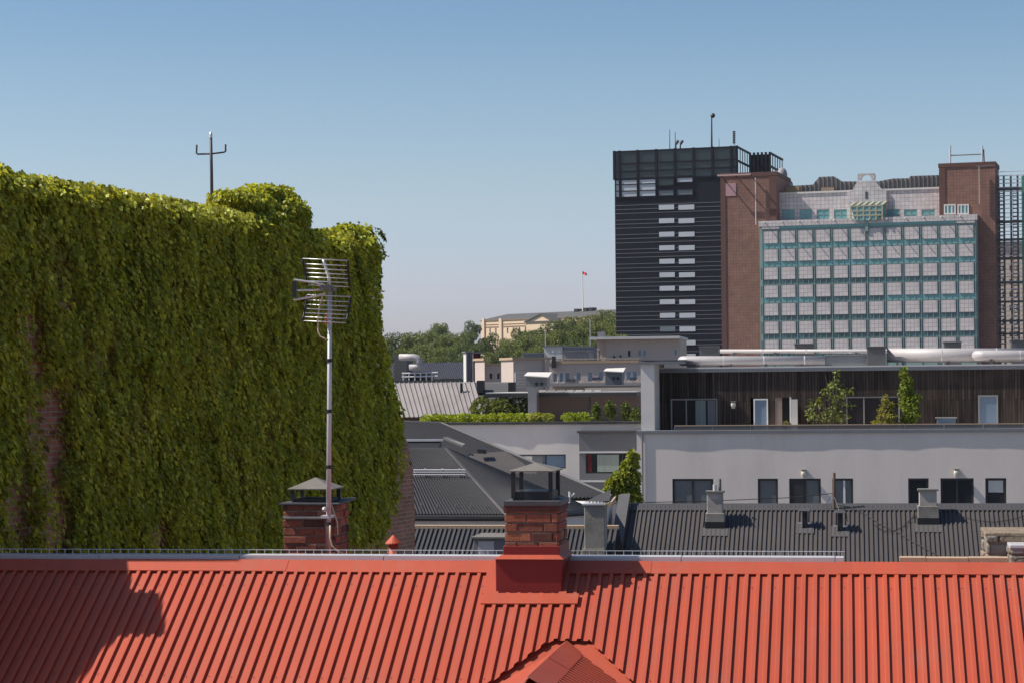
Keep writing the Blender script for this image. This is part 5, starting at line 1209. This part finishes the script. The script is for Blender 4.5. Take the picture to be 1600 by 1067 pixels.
aerial(1112,183,228,vK+3,.3,'tallest aerial with a knob head on the dark tower',knob=True); aerial(1147,205,227,vK+3,.12,'ladder like aerial at the right corner of the dark tower',ladder=True); aerial(1123.5,217,228,vK+3,.1,'shortest thin aerial between the knobbed one and the corner')
# ================================================================ teal glass building with brick towers
vL = 420.0
M['bricktile'] = brick_mat('brown_tile', (.26,.138,.105,1), (.22,.12,.095,1), (.17,.10,.082,1), .62, .62, .05, off=0, rough=.7, bmp=0)
M['brickedge'] = mat('dark_brown_edge', (.115,.058,.048), .7, .1, .3)
M['tile'] = brick_mat('pink_white_tile', (.58,.54,.53,1), (.52,.475,.47,1), (.38,.335,.34,1), .80, .80, .06, off=0, rough=.5, bmp=0)
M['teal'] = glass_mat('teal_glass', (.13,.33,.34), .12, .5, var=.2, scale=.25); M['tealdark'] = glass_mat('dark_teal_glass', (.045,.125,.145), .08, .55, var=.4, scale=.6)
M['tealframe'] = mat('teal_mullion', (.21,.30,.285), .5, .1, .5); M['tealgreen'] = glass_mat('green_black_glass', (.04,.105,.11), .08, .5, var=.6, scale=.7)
L = lambda x, y, v=vL: T.p(x, y, v)
tb = thing('teal_glass_building', 'office block with pale tiled panels in a teal glass grid between two brown brick towers', 'building', T, (L(1355,450)[0], vL, 0))
# brown towers: left is set back a little, right behind
vLb = vL+2.5
def tower(xl, xr, yt, edge, v, d, wins=None):
    a, b, z1 = T.u(xl,400,v), T.u(xr,400,v), T.z((xl+xr)/2,yt,v)
    mb = MB(); mb.box(a, b, v, v+d, 0, z1-.8); o = mb.build('brick_tower', M['bricktile'], tb)
    MB().box(a-.15, b+.15, v-.15, v+d+.15, z1-.8, z1).build('tower_cap', M['brickedge'], o); return o, a, b, z1
t1, a1, b1, z1_ = tower(1127, 1214, 270, 0, vLb, 16)
MB().box(a1-.01, a1+1.0, vLb-.12, vLb-.004, 0, z1_-.9).build('corner_strip', M['brickedge'], t1); MB().box(b1-1.4, b1+.01, vLb-.12, vLb-.004, 30, z1_-.9).build('corner_strip', M['brickedge'], t1)
MB().box(T.u(1133,290,vLb), T.u(1150,290,vLb), vLb-.1, vLb-.003, T.z(1140,307,vLb), T.z(1140,287,vLb)).build('pale_panel', mat('pink_panel', (.40,.24,.26), .7, .05, 1), t1)
MB().box(T.u(1124,273,vLb), T.u(1176,273,vLb), vLb-2.2, vLb-1.9, T.z(1150,276.5,vLb), T.z(1150,274,vLb)).build('cradle_rail', mat('rail_pink', (.45,.30,.28), .6, .05, 1), t1)
mb = MB()
for x in (1127,1150,1173): c = T.u(x,275,vLb); mb.box(c-.1, c+.1, vLb-2.0, vLb-.01, T.z(1150,276,vLb), T.z(1150,274.5,vLb))
mb.build('rail_arms', M['brickedge'], t1)
MB().box(T.u(1181,300,vLb), T.u(1182.3,300,vLb), vLb-.9, vLb-.6, T.z(1181,352,vLb), T.z(1181,279,vLb)).build('hanging_rope', M['offwhite'], t1)
t2, a2, b2, z2_ = tower(1468.5, 1556, 254.5, 0, vLb, 9)
MB().box(a2-.01, a2+1.2, vLb-.12, vLb-.004, 30, z2_-.9).build('corner_strip', M['brickedge'], t2)
MB().box(T.u(1530,300,vLb), T.u(1531.2,300,vLb), vLb-.9, vLb-.6, T.z(1530,320,vLb), T.z(1530,262,vLb)).build('hanging_rope', M['cream'], t2)
MB().box(T.u(1526,262,vLb), T.u(1556,262,vLb), vLb-2, vLb-1.8, T.z(1540,262,vLb), T.z(1540,260.5,vLb)).build('cradle_rail', M['capgrey'], t2)
for x0, x1 in ((1475,1493.5),(1496,1514)):
    wn = window(tb, T.u(x0,327,vLb), T.u(x1,327,vLb), T.z(x0,336,vLb), T.z(x0,320,vLb), vLb-.2, M['offwhite'], M['teal'], 3, 1, .25, .15)
# main body
aL, bL = T.u(1187.5,440,vL), T.u(1527,440,vL); ztop_ = L(1355,341)[2]
MB().box(aL, bL, vL, vL+12, 0, ztop_).build('main_block', M['tealframe'], tb)
nb_, x0_, x1_ = 12, 1194.0, 1521.0
rows_y = [(362,382.5),(391,411),(420,440)]
pitch = 28.55
uo = lambda x: T.u(x, 440, vL)
bay_w = (uo(x1_)-uo(x0_)+0)/12.0
u00 = uo(1191.5); bay = (uo(1524.5)-u00)/12
zrow0 = L(1355,356.5)[2]; dz = abs(L(1355,400)[2]-L(1355,400+pitch)[2])
panel = MB().box(0, bay*.79, -.16, 0, 0, dz*.67).build('cladding_panel', M['tile'], tb)
panel.location = (0,0,0)
# shift the prototype mesh so that its local coordinates start at zero
panel.data.transform(Matrix.Translation((ORG[tb.name][0], ORG[tb.name][1], ORG[tb.name][2])))
first = True
for r in range(7):
    zt = zrow0-r*dz
    for c in range(12):
        u = u00+c*bay+bay*.105
        if r < 7:
            if r == 0 and False: pass
            p = panel if first else panel.copy()
            if not first: COL.objects.link(p); p.parent = tb
            first = False
            p.location = (u-ORG[tb.name][0], vL-.05-ORG[tb.name][1], zt-dz*.70)
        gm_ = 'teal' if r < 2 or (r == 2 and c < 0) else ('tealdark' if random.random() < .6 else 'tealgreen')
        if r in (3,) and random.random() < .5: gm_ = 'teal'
        if r < 6 or True:
            f = MB(); zb2 = zt-dz*.985; za = zt-dz*.685
            k = 3
            for i in range(1, k): x = u00+c*bay+bay*i/k; f.box(x-.06, x+.06, vL-.12, vL-.05, zb2, za)
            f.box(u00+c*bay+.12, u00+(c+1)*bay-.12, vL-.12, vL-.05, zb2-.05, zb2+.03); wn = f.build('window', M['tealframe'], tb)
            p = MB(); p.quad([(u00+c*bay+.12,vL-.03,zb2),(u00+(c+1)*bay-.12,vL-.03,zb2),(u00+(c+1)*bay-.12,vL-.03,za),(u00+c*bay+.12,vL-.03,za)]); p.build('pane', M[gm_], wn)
# vertical ribbon of dark slots between panels (lower rows)
mb = MB()
for c in range(13):
    u = u00+c*bay; mb.box(u-.06, u+.06, vL-.12, vL-.046, 0, zrow0+.4)
mb.build('mullions', M['tealframe'], tb)
for r in range(2, 7):
    zt = zrow0-r*dz
    for c in range(13):
        mb = MB(); mb.box(u00+c*bay-bay*.09, u00+c*bay+bay*.09, vL-.018, vL-.006, zt-dz*.70, zt-dz*.06)
        for k in range(4):
            for s_ in (-1, 1): u = u00+c*bay+s_*bay*.055; mb.box(u-bay*.04, u+bay*.04, vL-.045, vL-.02, zt-dz*(.08+k*.16)-dz*.10, zt-dz*(.08+k*.16))
        mb.build('slot_window', M['tealdark'], tb)
# tiled head band and the stepped upper storey
MB().box(aL-.1, bL+.1, vL-.35, vL+12.2, L(1355,349.5)[2], ztop_+.02).build('head_band', M['tile'], tb)
MB().box(u00+bay, u00+11*bay, vL-.2, vL-.003, zrow0+.35, L(1355,349.5)[2]).build('upper_glazing', M['teal'], tb)
for s_ in (0, 11): MB().box(u00+s_*bay, u00+(s_+1)*bay, vL-.3, vL-.003, zrow0+.35, L(1355,349.5)[2]).build('corner_tiles', M['tile'], tb)
for k in range(12):
    u = u00+(k+.15)*bay; MB().tube([(u,vL-2.0,ztop_-.6),(u+.1,vL-.3,ztop_-.2)], .10, 5).build('cradle_arm', M['offwhite'], tb)
vU = vL+6; U_ = lambda x, y: T.p(x, y, vU)
ua_, ub_ = T.u(1217,320,vU), T.u(1468,320,vU); zu = U_(1340,300)[2]
hs = []
for x0, x1 in ((1222,1241.5),(1249,1268.5),(1276,1296),(1303,1323.5),(1385,1406),(1412.5,1433),(1440,1461)):
    hs.append((T.u(x0,330,vU), T.u(x1,330,vU), T.z(x0,343.5,vU), T.z(x0,328,vU)))
mb = MB(); wall_holes(mb, ua_, ub_, ztop_, zu, vU, hs, .3); shell_walls(mb, ua_, ub_, vU, vU+6, ztop_, zu); mb.build('upper_storey', M['tile'], tb)
MB().box(ua_-.1, ub_+.1, vU-.2, vU+6.2, zu, zu+.35).build('upper_coping', M['offwhite'], tb)
for h in hs: window(tb, h[0], h[1], h[2], h[3], vU+.06, M['tealframe'], M['teal'], 2, 2, .16, .12)
# central gable with round opening and glazed oriel
gx = lambda x: T.u(x, 310, vU-.4)
zc_ = lambda y: T.z(1354, y, vU-.4)
mb = MB(); gv = vU-.5
g_out = [(1324,345),(1324,300),(1332,297),(1337,288),(1340,283),(1368,283),(1371,288),(1377,296),(1385,299),(1385,345)]
pl_ = [(gx(x), zc_(y)) for x, y in g_out]; mb.hexa([(a,gv+.8,b) for a,b in pl_][::-1], [(a,gv,b) for a,b in pl_][::-1]); cg = mb.build('central_gable', M['tile'], tb)
hx0, hx1, hy0, hy1 = 1340, 1368, 271.5, 283; mb = MB(); n = 14; c_ = (gx(1354), zc_(281.5)); rr = (gx(1362)-gx(1354))
arc = [(c_[0]+rr*math.cos(math.pi*k/n), c_[1]+rr*math.sin(math.pi*k/n)) for k in range(n+1)]
outer = [(gx(hx1), zc_(hy1)), (gx(hx1), zc_(hy0)), (gx(hx0), zc_(hy0)), (gx(hx0), zc_(hy1))]
for k in range(n):
    a, b = arc[k], arc[k+1]
    def proj(p):
        t = math.atan2(p[1]-c_[1], p[0]-c_[0]); hw, hh = gx(hx1)-c_[0], zc_(hy0)-c_[1]; s_ = min(hw/max(abs(math.cos(t)),1e-6), hh/max(math.sin(t),1e-6)); return (c_[0]+s_*math.cos(t), c_[1]+s_*math.sin(t))
    A2, B2 = proj(a), proj(b); mb.hexa([(a[0],gv+.8,a[1]),(A2[0],gv+.8,A2[1]),(B2[0],gv+.8,B2[1]),(b[0],gv+.8,b[1])],[(a[0],gv,a[1]),(A2[0],gv,A2[1]),(B2[0],gv,B2[1]),(b[0],gv,b[1])])
mb.build('gable_arch', M['tile'], cg)
MB().box(gx(1352), gx(1356), gv-.06, gv-.003, zc_(311), zc_(300)).build('slit_window', M['bluegrey'], cg)
ov = vL-.8; O_ = lambda x, y: T.p(x, y, ov); a, b = T.u(1329.5,330,ov), T.u(1378.5,330,ov)
m_ = MB(); m_.hexa([(a+.8,ov,O_(1354,345)[2]),(b-.8,ov,O_(1354,345)[2]),(b,vU,O_(1354,345)[2]),(a,vU,O_(1354,345)[2])],[(a,ov,O_(1354,322)[2]),(b,ov,O_(1354,322)[2]),(b,vU,O_(1354,313)[2]),(a,vU,O_(1354,313)[2])]); og = m_.build('glass_oriel', M['teal'], tb)
m_ = MB()
for k in range(6): x = a+(b-a)*k/5; m_.box(x-.14, x+.14, ov-.1, ov-.01, O_(1354,344.5)[2], O_(1354,322)[2]); m_.slab([(x-.2,ov-.05,O_(1354,322)[2]+.15),(x+.2,ov-.05,O_(1354,322)[2]+.15),(x+.2,vU-.6,O_(1354,313)[2]+.2),(x-.2,vU-.6,O_(1354,313)[2]+.2)], (0,0,-.12))
for y in (322, 330, 337): m_.box(a, b, ov-.12, ov-.005, O_(1354,y)[2]-.12, O_(1354,y)[2]+.12)
m_.build('oriel_frame', mat('oriel_yellow_frame', (.40,.36,.24), .6, .05, 1), og)
MB().box(T.u(1352,350,vL), T.u(1357,350,vL), vL-.5, vL-.36, L(1354,362)[2], L(1354,345)[2]).build('oriel_foot', M['tealframe'], og)
# roof structures behind the parapet
vG = vL+16; z_ = lambda x, y: (T.u(x,y,vG), T.z(x,y,vG))
M['lead'] = mat('lead_grey_cladding', (.20,.185,.175), .6, .1, .3, stain=(.13,.12,.11,1))
prof_ = [(1236,300),(1236,291),(1262,289.5),(1270,289),(1280,277),(1303,276),(1315,284),(1335,284),(1372,284),(1395,279.5),(1420,279),(1423,275.5),(1469,274),(1469,300)]
pl_ = [z_(x,y) for x,y in prof_]; mb = MB(); mb.hexa([(a,vG+6,b) for a,b in pl_][::-1], [(a,vG,b) for a,b in pl_][::-1]); rp = mb.build('roof_plant_screen', M['lead'], tb)
mb = MB()
for k in range(34):
    x = 1240+k*6.8; y = np.interp(x, [p[0] for p in prof_[1:-1]], [p[1] for p in prof_[1:-1]]); c = z_(x, y); mb.box(c[0]-.08, c[0]+.08, vG-.16, vG-.004, c[1]-4, c[1])
mb.build('screen_ribs', M['capdark'], rp)
MB().box(T.u(1222,295,vG-3), T.u(1248,295,vG-3), vG-3, vG-.3, ztop_, T.z(1235,292,vG-3)).build('roof_tank', mat('ochre_housing', (.34,.27,.15), .7, .1, .5), rp)
MB().box(T.u(1283,295,vG-3), T.u(1303,295,vG-3), vG-3, vG-.3, ztop_, T.z(1290,293.5,vG-3)).build('roof_tank', mat('tan_housing', (.26,.2,.14), .7, .1, .5), rp)
# frame with two rods on the right tower
o = thing('twin_rod_aerial', 'two pale rods joined by a thin bar on top of the right brick tower', 'antenna', T, T.p(1508,254,vL+6))
mb = MB(); vv = vL+6
for x in (1484.5, 1534.5): mb.tube([T.p(x,258,vv), T.p(x,228,vv)], .22, 6)
mb.build('rod', M['galv'], o)
mb = MB(); mb.tube([T.p(1484,243.5,vv), T.p(1534,241.5,vv)], .12, 5); mb.tube([T.p(1538,255,vv), T.p(1537,234,vv)], .13, 5); mb.build('cross_bar', M['capgrey'], o)
# ================================================================ scaffold and the building behind it
vX = 425.0; X_ = lambda x, y: T.p(x, y, vX)
sx = thing('scaffold', 'tall dark scaffold with green netting at the right edge beside the brick tower', 'scaffold', T, X_(1578,500))
mb = MB(); us = [T.u(x,400,vX) for x in (1560.5,1569,1580,1590.5,1601,1612)]
for u in us:
    for dv in (0, 2.0): mb.tube([(u,vX+dv,0),(u,vX+dv,X_(1578,274)[2])], .13, 5)
sxo = mb.build('uprights', M['capgrey'], sx)
zz = [X_(1578, y)[2] for y in (275,281,287,293,300,306,313,326,340,352,362,374,386,400,413,428,440,452,466,480,494,508,522,536)]
mb = MB()
for i, z in enumerate(zz):
    mb.tube([(us[0],vX-.15,z),(us[-1],vX-.15,z)], .10, 4); mb.tube([(us[0],vX+2.1,z+1),(us[-1],vX+2.1,z+1)], .08, 4)
mb.build('ledgers', M['galv'], sx)
for y in (294, 345, 373, 402, 440, 470, 500, 520): z = X_(1578,y)[2]; boxpart('deck', M['darkbox'], sx, us[0]-.2, us[-1], vX-.3, vX+2.3, z-.35, z)
for x in (1566.5, 1587):
    mb = MB(); u = T.u(x,400,vX); mb.box(u-.45, u-.35, vX-.5, vX-.4, 0, X_(1578,300)[2]).box(u+.35, u+.45, vX-.5, vX-.4, 0, X_(1578,300)[2])
    for k in range(40): z = X_(1578, 303+k*6)[2]; mb.box(u-.4, u+.4, vX-.48, vX-.42, z-.1, z+.1)
    mb.build('ladder', M['darkbox'], sx)
gn, nt_, b_ = base_mat('green_netting'); b_.inputs['Base Color'].default_value = (.05,.22,.15,1); b_.inputs['Alpha'].default_value = .75; b_.inputs['Roughness'].default_value = .9
mb = MB(); mb.box(T.u(1597.5,400,vX), us[-1]+1, vX-.75, vX-.7, 0, X_(1597,276)[2]); mb.build('netting', gn, sx)
v = 520.0; o = thing('cream_rear_building', 'cream building with dark windows glimpsed through the scaffold', 'building', T, T.p(1585,520,v))
hs = [(T.u(x,y,v), T.u(x+5,y,v), T.z(x,y+9,v), T.z(x,y,v)) for y in (395,415,436,456,477,498,518) for x in (1566,1577,1588)]
mb = MB(); wall_holes(mb, T.u(1540,400,v), T.u(1640,400,v), 0, T.z(1580,383,v), v, hs, .4); shell_walls(mb, T.u(1540,400,v), T.u(1640,400,v), v, v+15, 0, T.z(1580,383,v)); mb.build('wall', M['cream'], o)
for h in hs: window(o, h[0], h[1], h[2], h[3], v+.1, M['offwhite'], M['glass'], 1, 2, .15, .2)
MB().box(T.u(1540,400,v), T.u(1640,400,v), v-.6, v+15, T.z(1580,383,v), T.z(1580,378,v)).build('roof', M['zinc'], o)
# ================================================================ hill, palace, trees
me = bpy.data.meshes.new('hill'); nx_, ny_ = 60, 40; vs = []; fs = []
def hill_z(x, y):
    cx, cy = 120, 1050
    d = math.hypot((x-cx)/330, (y-cy)/470); return 44*max(0, 1-d*d)**1.2 if d < 1 else 0
for j in range(ny_+1):
    for i in range(nx_+1): x, y = -300+i*14, 560+j*25; vs.append((x, y, hill_z(x,y)-.3))
for j in range(ny_):
    for i in range(nx_): a = j*(nx_+1)+i; fs.append((a, a+1, a+nx_+2, a+nx_+1))
me.from_pydata(vs, [], fs); me.materials.append(mat('park_grass', (.045,.065,.02), .95, .25, .05)); tag(add_obj('hill', me), kind='structure')
# tree kinds
LF = leaf_mat('park_leaf', .22)
def crown_mesh(seed, lo, hi, n=4200, tall=1.0):
    global rng
    rng = np.random.default_rng(seed); random.seed(seed); bl_ = []
    for k in range(24):
        a = random.uniform(0, 2*math.pi); z = random.uniform(.25, .86); r_ = random.uniform(.2, .72)*math.sqrt(max(.05, 1-((z-.35)/.62)**2))
        s = random.uniform(.20, .33)
        bl_.append(((r_*math.cos(a), r_*math.sin(a), z*tall), (s*1.1, s*1.1, s*.62)))
    P_, d = crown_points(n, bl_, .6); D2 = d*.6+rng.normal(size=(n,3))*.5+np.array([0,0,-.1])
    return leaf_mesh('crown', P_, D2, .062*(.7+.6*rng.random(n)), tints(n, lo, hi, .22), LF, width=.85)
crowns = [crown_mesh(40+i, *c, tall=t) for i, (c, t) in enumerate([(((.10,.135,.04),(.18,.21,.065)),1.0),(((.12,.15,.045),(.21,.235,.08)),.95),(((.075,.11,.042),(.14,.17,.062)),1.1),(((.125,.16,.055),(.22,.245,.09)),1.0),(((.105,.14,.038),(.19,.22,.07)),.9)])]
tm = MB(); tm.tube([(0,0,0),(.01,0,.2),(0,.01,.45),(.02,0,.7)], [.035,.028,.02,.008], 7)
for k in range(6):
    a = k*1.05+.3; tm.tube([(0,0,.22+.05*k),(.22*math.cos(a),.22*math.sin(a),.42+.05*k),(.42*math.cos(a),.42*math.sin(a),.52+.05*k)], [.016,.011,.004], 5)
trunk0 = tm.build('trunk', BARK); trunk_me = trunk0.data; bpy.data.objects.remove(trunk0)
def tree(px, ytop, Y, wpx, kind, lab, hm=None):
    top = at(px, ytop, Y); gz_ = hill_z(top[0], Y); h_ = max(5, (top[2]-gz_)/1.08); r_ = wpx/FPX*Y/2/.95
    h_ = min(h_, r_*1.75) if hm is None else hm
    t = bpy.data.objects.new('park_tree', None); COL.objects.link(t); t.location = (top[0], Y, top[2]-h_*1.06)
    t.rotation_euler = (0,0,random.uniform(0,6.28)); tag(t, lab, 'tree', 'trees on the park hillside')
    c = add_obj('crown', crowns[kind], t); c.scale = (r_, r_, h_)
    k = add_obj('trunk', trunk_me, t); k.scale = (r_*1.1, r_*1.1, h_)
    zb = t.location[2]-gz_
    if zb > .3:                                  # keep the foot on the slope
        k.scale = (r_*1.1, r_*1.1, h_+zb); k.location = (0,0,-zb)
random.seed(11)
LBL = 'broad leafy tree among many on the park hillside below the palace'
spec = [(612,521,640,56,2),(640,514,680,60,1),(668,512,760,58,0),(686,503,820,40,3),(700,515,700,54,1),(722,516,650,44,0),(737,502,860,34,2),(735,519,620,46,2),(766,521,620,44,2),(787,525,560,40,0),(812,514,640,50,2),(795,528,540,52,1),(830,512,700,50,0),(820,520,560,56,3),(850,507,760,50,2),(845,518,580,52,1),(874,496,800,46,0),(872,510,600,56,1),(893,490,820,54,1),(900,504,620,58,0),(915,497,700,52,3),(925,487,820,52,1),(938,497,640,58,1),(948,482,820,48,3),(958,490,700,56,0),(966,500,600,56,1),(990,480,820,50,0),
 (602,540,520,52,2),(630,538,520,58,0),(660,533,530,60,3),(690,535,520,56,1),(715,538,510,48,2),(742,536,515,52,2),(760,545,500,44,0),(785,543,500,48,2),(812,540,505,52,0),(840,536,510,56,1),(868,533,515,52,0),(896,528,520,56,2),(922,522,530,52,0),(946,518,535,54,1),(972,520,540,54,3),
 (655,548,480,52,1),(690,552,480,50,0),(725,552,480,46,2),(755,556,470,40,3),(790,557,470,46,1),(825,552,470,50,3)]
for s_ in spec: tree(*s_, LBL)
# palace
vP = 950.0; Q = lambda x, y, v=vP: (Pf.u(x,y,v), Pf.z(x,y,v))
M['ochre'] = mat('ochre_plaster', (.66,.50,.355), .9, .06, .05); M['palroof'] = mat('palace_roof', (.085,.085,.085), .7, .15, .05)
pa = thing('hilltop_palace', 'long ochre palace with a low dark roof and a gabled centre above the trees', 'palace', Pf, (Q(840,520)[0], vP, 30))
a, b = Q(751.5,510)[0], Q(990,510)[0]; zb_, ze_ = 20, Q(800,499.5)[1]
hs = []
for k in range(24):
    u = a+2.5+k*(b-a-4)/24; hs.append((u, u+1.3, Q(800,521)[1], Q(800,512)[1]))
mb = MB(); wall_holes(mb, a, b, zb_, ze_, vP, hs, .4); shell_walls(mb, a, b, vP, vP+22, zb_, ze_); mb.build('wall', M['ochre'], pa)
for h in hs: window(pa, h[0], h[1], h[2], h[3], vP+.1, M['offwhite'], M['glass'], 1, 2, .12, .2)
mb = MB()
for y, h_, o_ in ((499,.5,.6),(505.5,.4,.3),(509,.5,.35)): z = Q(800,y)[1]; mb.box(a-o_, b+o_, vP-o_, vP+22, z-h_, z)
mb.build('cornice', mat('brown_cornice', (.36,.25,.17), .9, .08, .2), pa)
mb = MB(); r0, r1 = a+14, b-14; zr = Q(860,487)[1]; e = .7
mb.quad([(a-e,vP-e,ze_+.1),(b+e,vP-e,ze_+.1),(r1,vP+11,zr),(r0,vP+11,zr)]); mb.quad([(a-e,vP-e,ze_+.1),(r0,vP+11,zr),(a-e,vP+23,ze_+.1)]); mb.quad([(b+e,vP-e,ze_+.1),(b+e,vP+23,ze_+.1),(r1,vP+11,zr)]); mb.quad([(a-e,vP+23,ze_+.1),(r0,vP+11,zr),(r1,vP+11,zr),(b+e,vP+23,ze_+.1)])
rf = mb.build('roof', M['palroof'], pa)
mb = MB()
for x, y in ((903,483),(917,481.5),(926,481)): c = Q(x,y,vP+11); mb.box(c[0]-1.6, c[0]+1.6, vP+9, vP+13, zr-2, Q(x,y,vP+11)[1])
mb.build('chimney_block', M['black'], rf)
MB().box(Q(781,510)[0], Q(785,510)[0], vP-.9, vP-.05, zb_, Q(783,498)[1]).build('corner_pier', M['ochre'], pa); MB().box(Q(754,510)[0], Q(758,510)[0], vP-.9, vP-.05, zb_, Q(756,498)[1]).build('corner_pier', M['ochre'], pa)
g0, g1, gm2 = Q(822,503,vP-8), Q(868,503,vP-8), Q(846,490,vP-8)
mb = MB(); mb.hexa([(g0[0],vP,zb_),(g0[0],vP-8,zb_),(g1[0],vP-8,zb_),(g1[0],vP,zb_)],[(g0[0],vP,g0[1]),(g0[0],vP-8,g0[1]),(g1[0],vP-8,g0[1]),(g1[0],vP,g0[1])]); mb.quad([(g0[0]+1,vP-8,g0[1]),(g1[0]-1,vP-8,g0[1]),(gm2[0],vP-8,gm2[1]-.6)]); cgp = mb.build('centre_wing', M['ochre'], pa)
mb = MB()
for s0, s1 in ((g0, gm2), (gm2, g1)): mb.slab([(s0[0]-(.8 if s0 is g0 else 0),vP-9,s0[1]+.1),(s1[0]+(.8 if s1 is g1 else 0),vP-9,s1[1]+.1),(s1[0]+(.8 if s1 is g1 else 0),vP+11,s1[1]+.1),(s0[0]-(.8 if s0 is g0 else 0),vP+11,s0[1]+.1)], (0,0,-.7))
mb.box(g0[0]-.5, g1[0]+.5, vP-8.8, vP-8.02, g0[1]-.6, g0[1]+.1); mb.build('pediment_cornice', M['palroof'], cgp)
# flag
v = vP+11; fp = thing('flagpole', 'white flagpole on the palace roof flying a red flag', 'flagpole', Pf, (Q(911,482,v)[0], v, zr))
MB().tube([Pf.p(911,488,v), Pf.p(909.8,423,v)], [.38,.22], 8).build('pole', M['white'], fp)
mb = MB(); n = 8
for i in range(n):
    t0, t1 = i/n, (i+1)/n; f = lambda t: (909.9+t*7, 423.5+t*4.2+math.sin(t*6)*.5, v+math.sin(t*7)*.7)
    p0, p1 = f(t0), f(t1); a, b = Pf.p(*p0), Pf.p(*p1); h_ = Vector((0,0,-1.75)); mb.quad([a, b, b+h_, a+h_])
mb.build('flag_cloth', mat('red_flag', (.55,.03,.035), .8, .1, .3), fp)
for px, yt, yb, Y, lab in ((852,514,550,470,'thin pale pole in front of the trees left of the square roof cabin'),(922,499,550,470,'thin pale pole in front of the trees near the cream penthouse')):
    a, b = at(px, yb+40, Y), at(px, yt, Y); o = thing('street_pole', lab, 'pole', N0, (a[0], Y, 0)); MB().tube([Vector((a[0],Y,0)), b], [.14,.07], 6).build('pole_shaft', M['galv'], o); MB().tube([b-Vector((0,0,.1)), b+Vector((0,0,.2))], .13, 6).build('pole_cap', M['capgrey'], o)
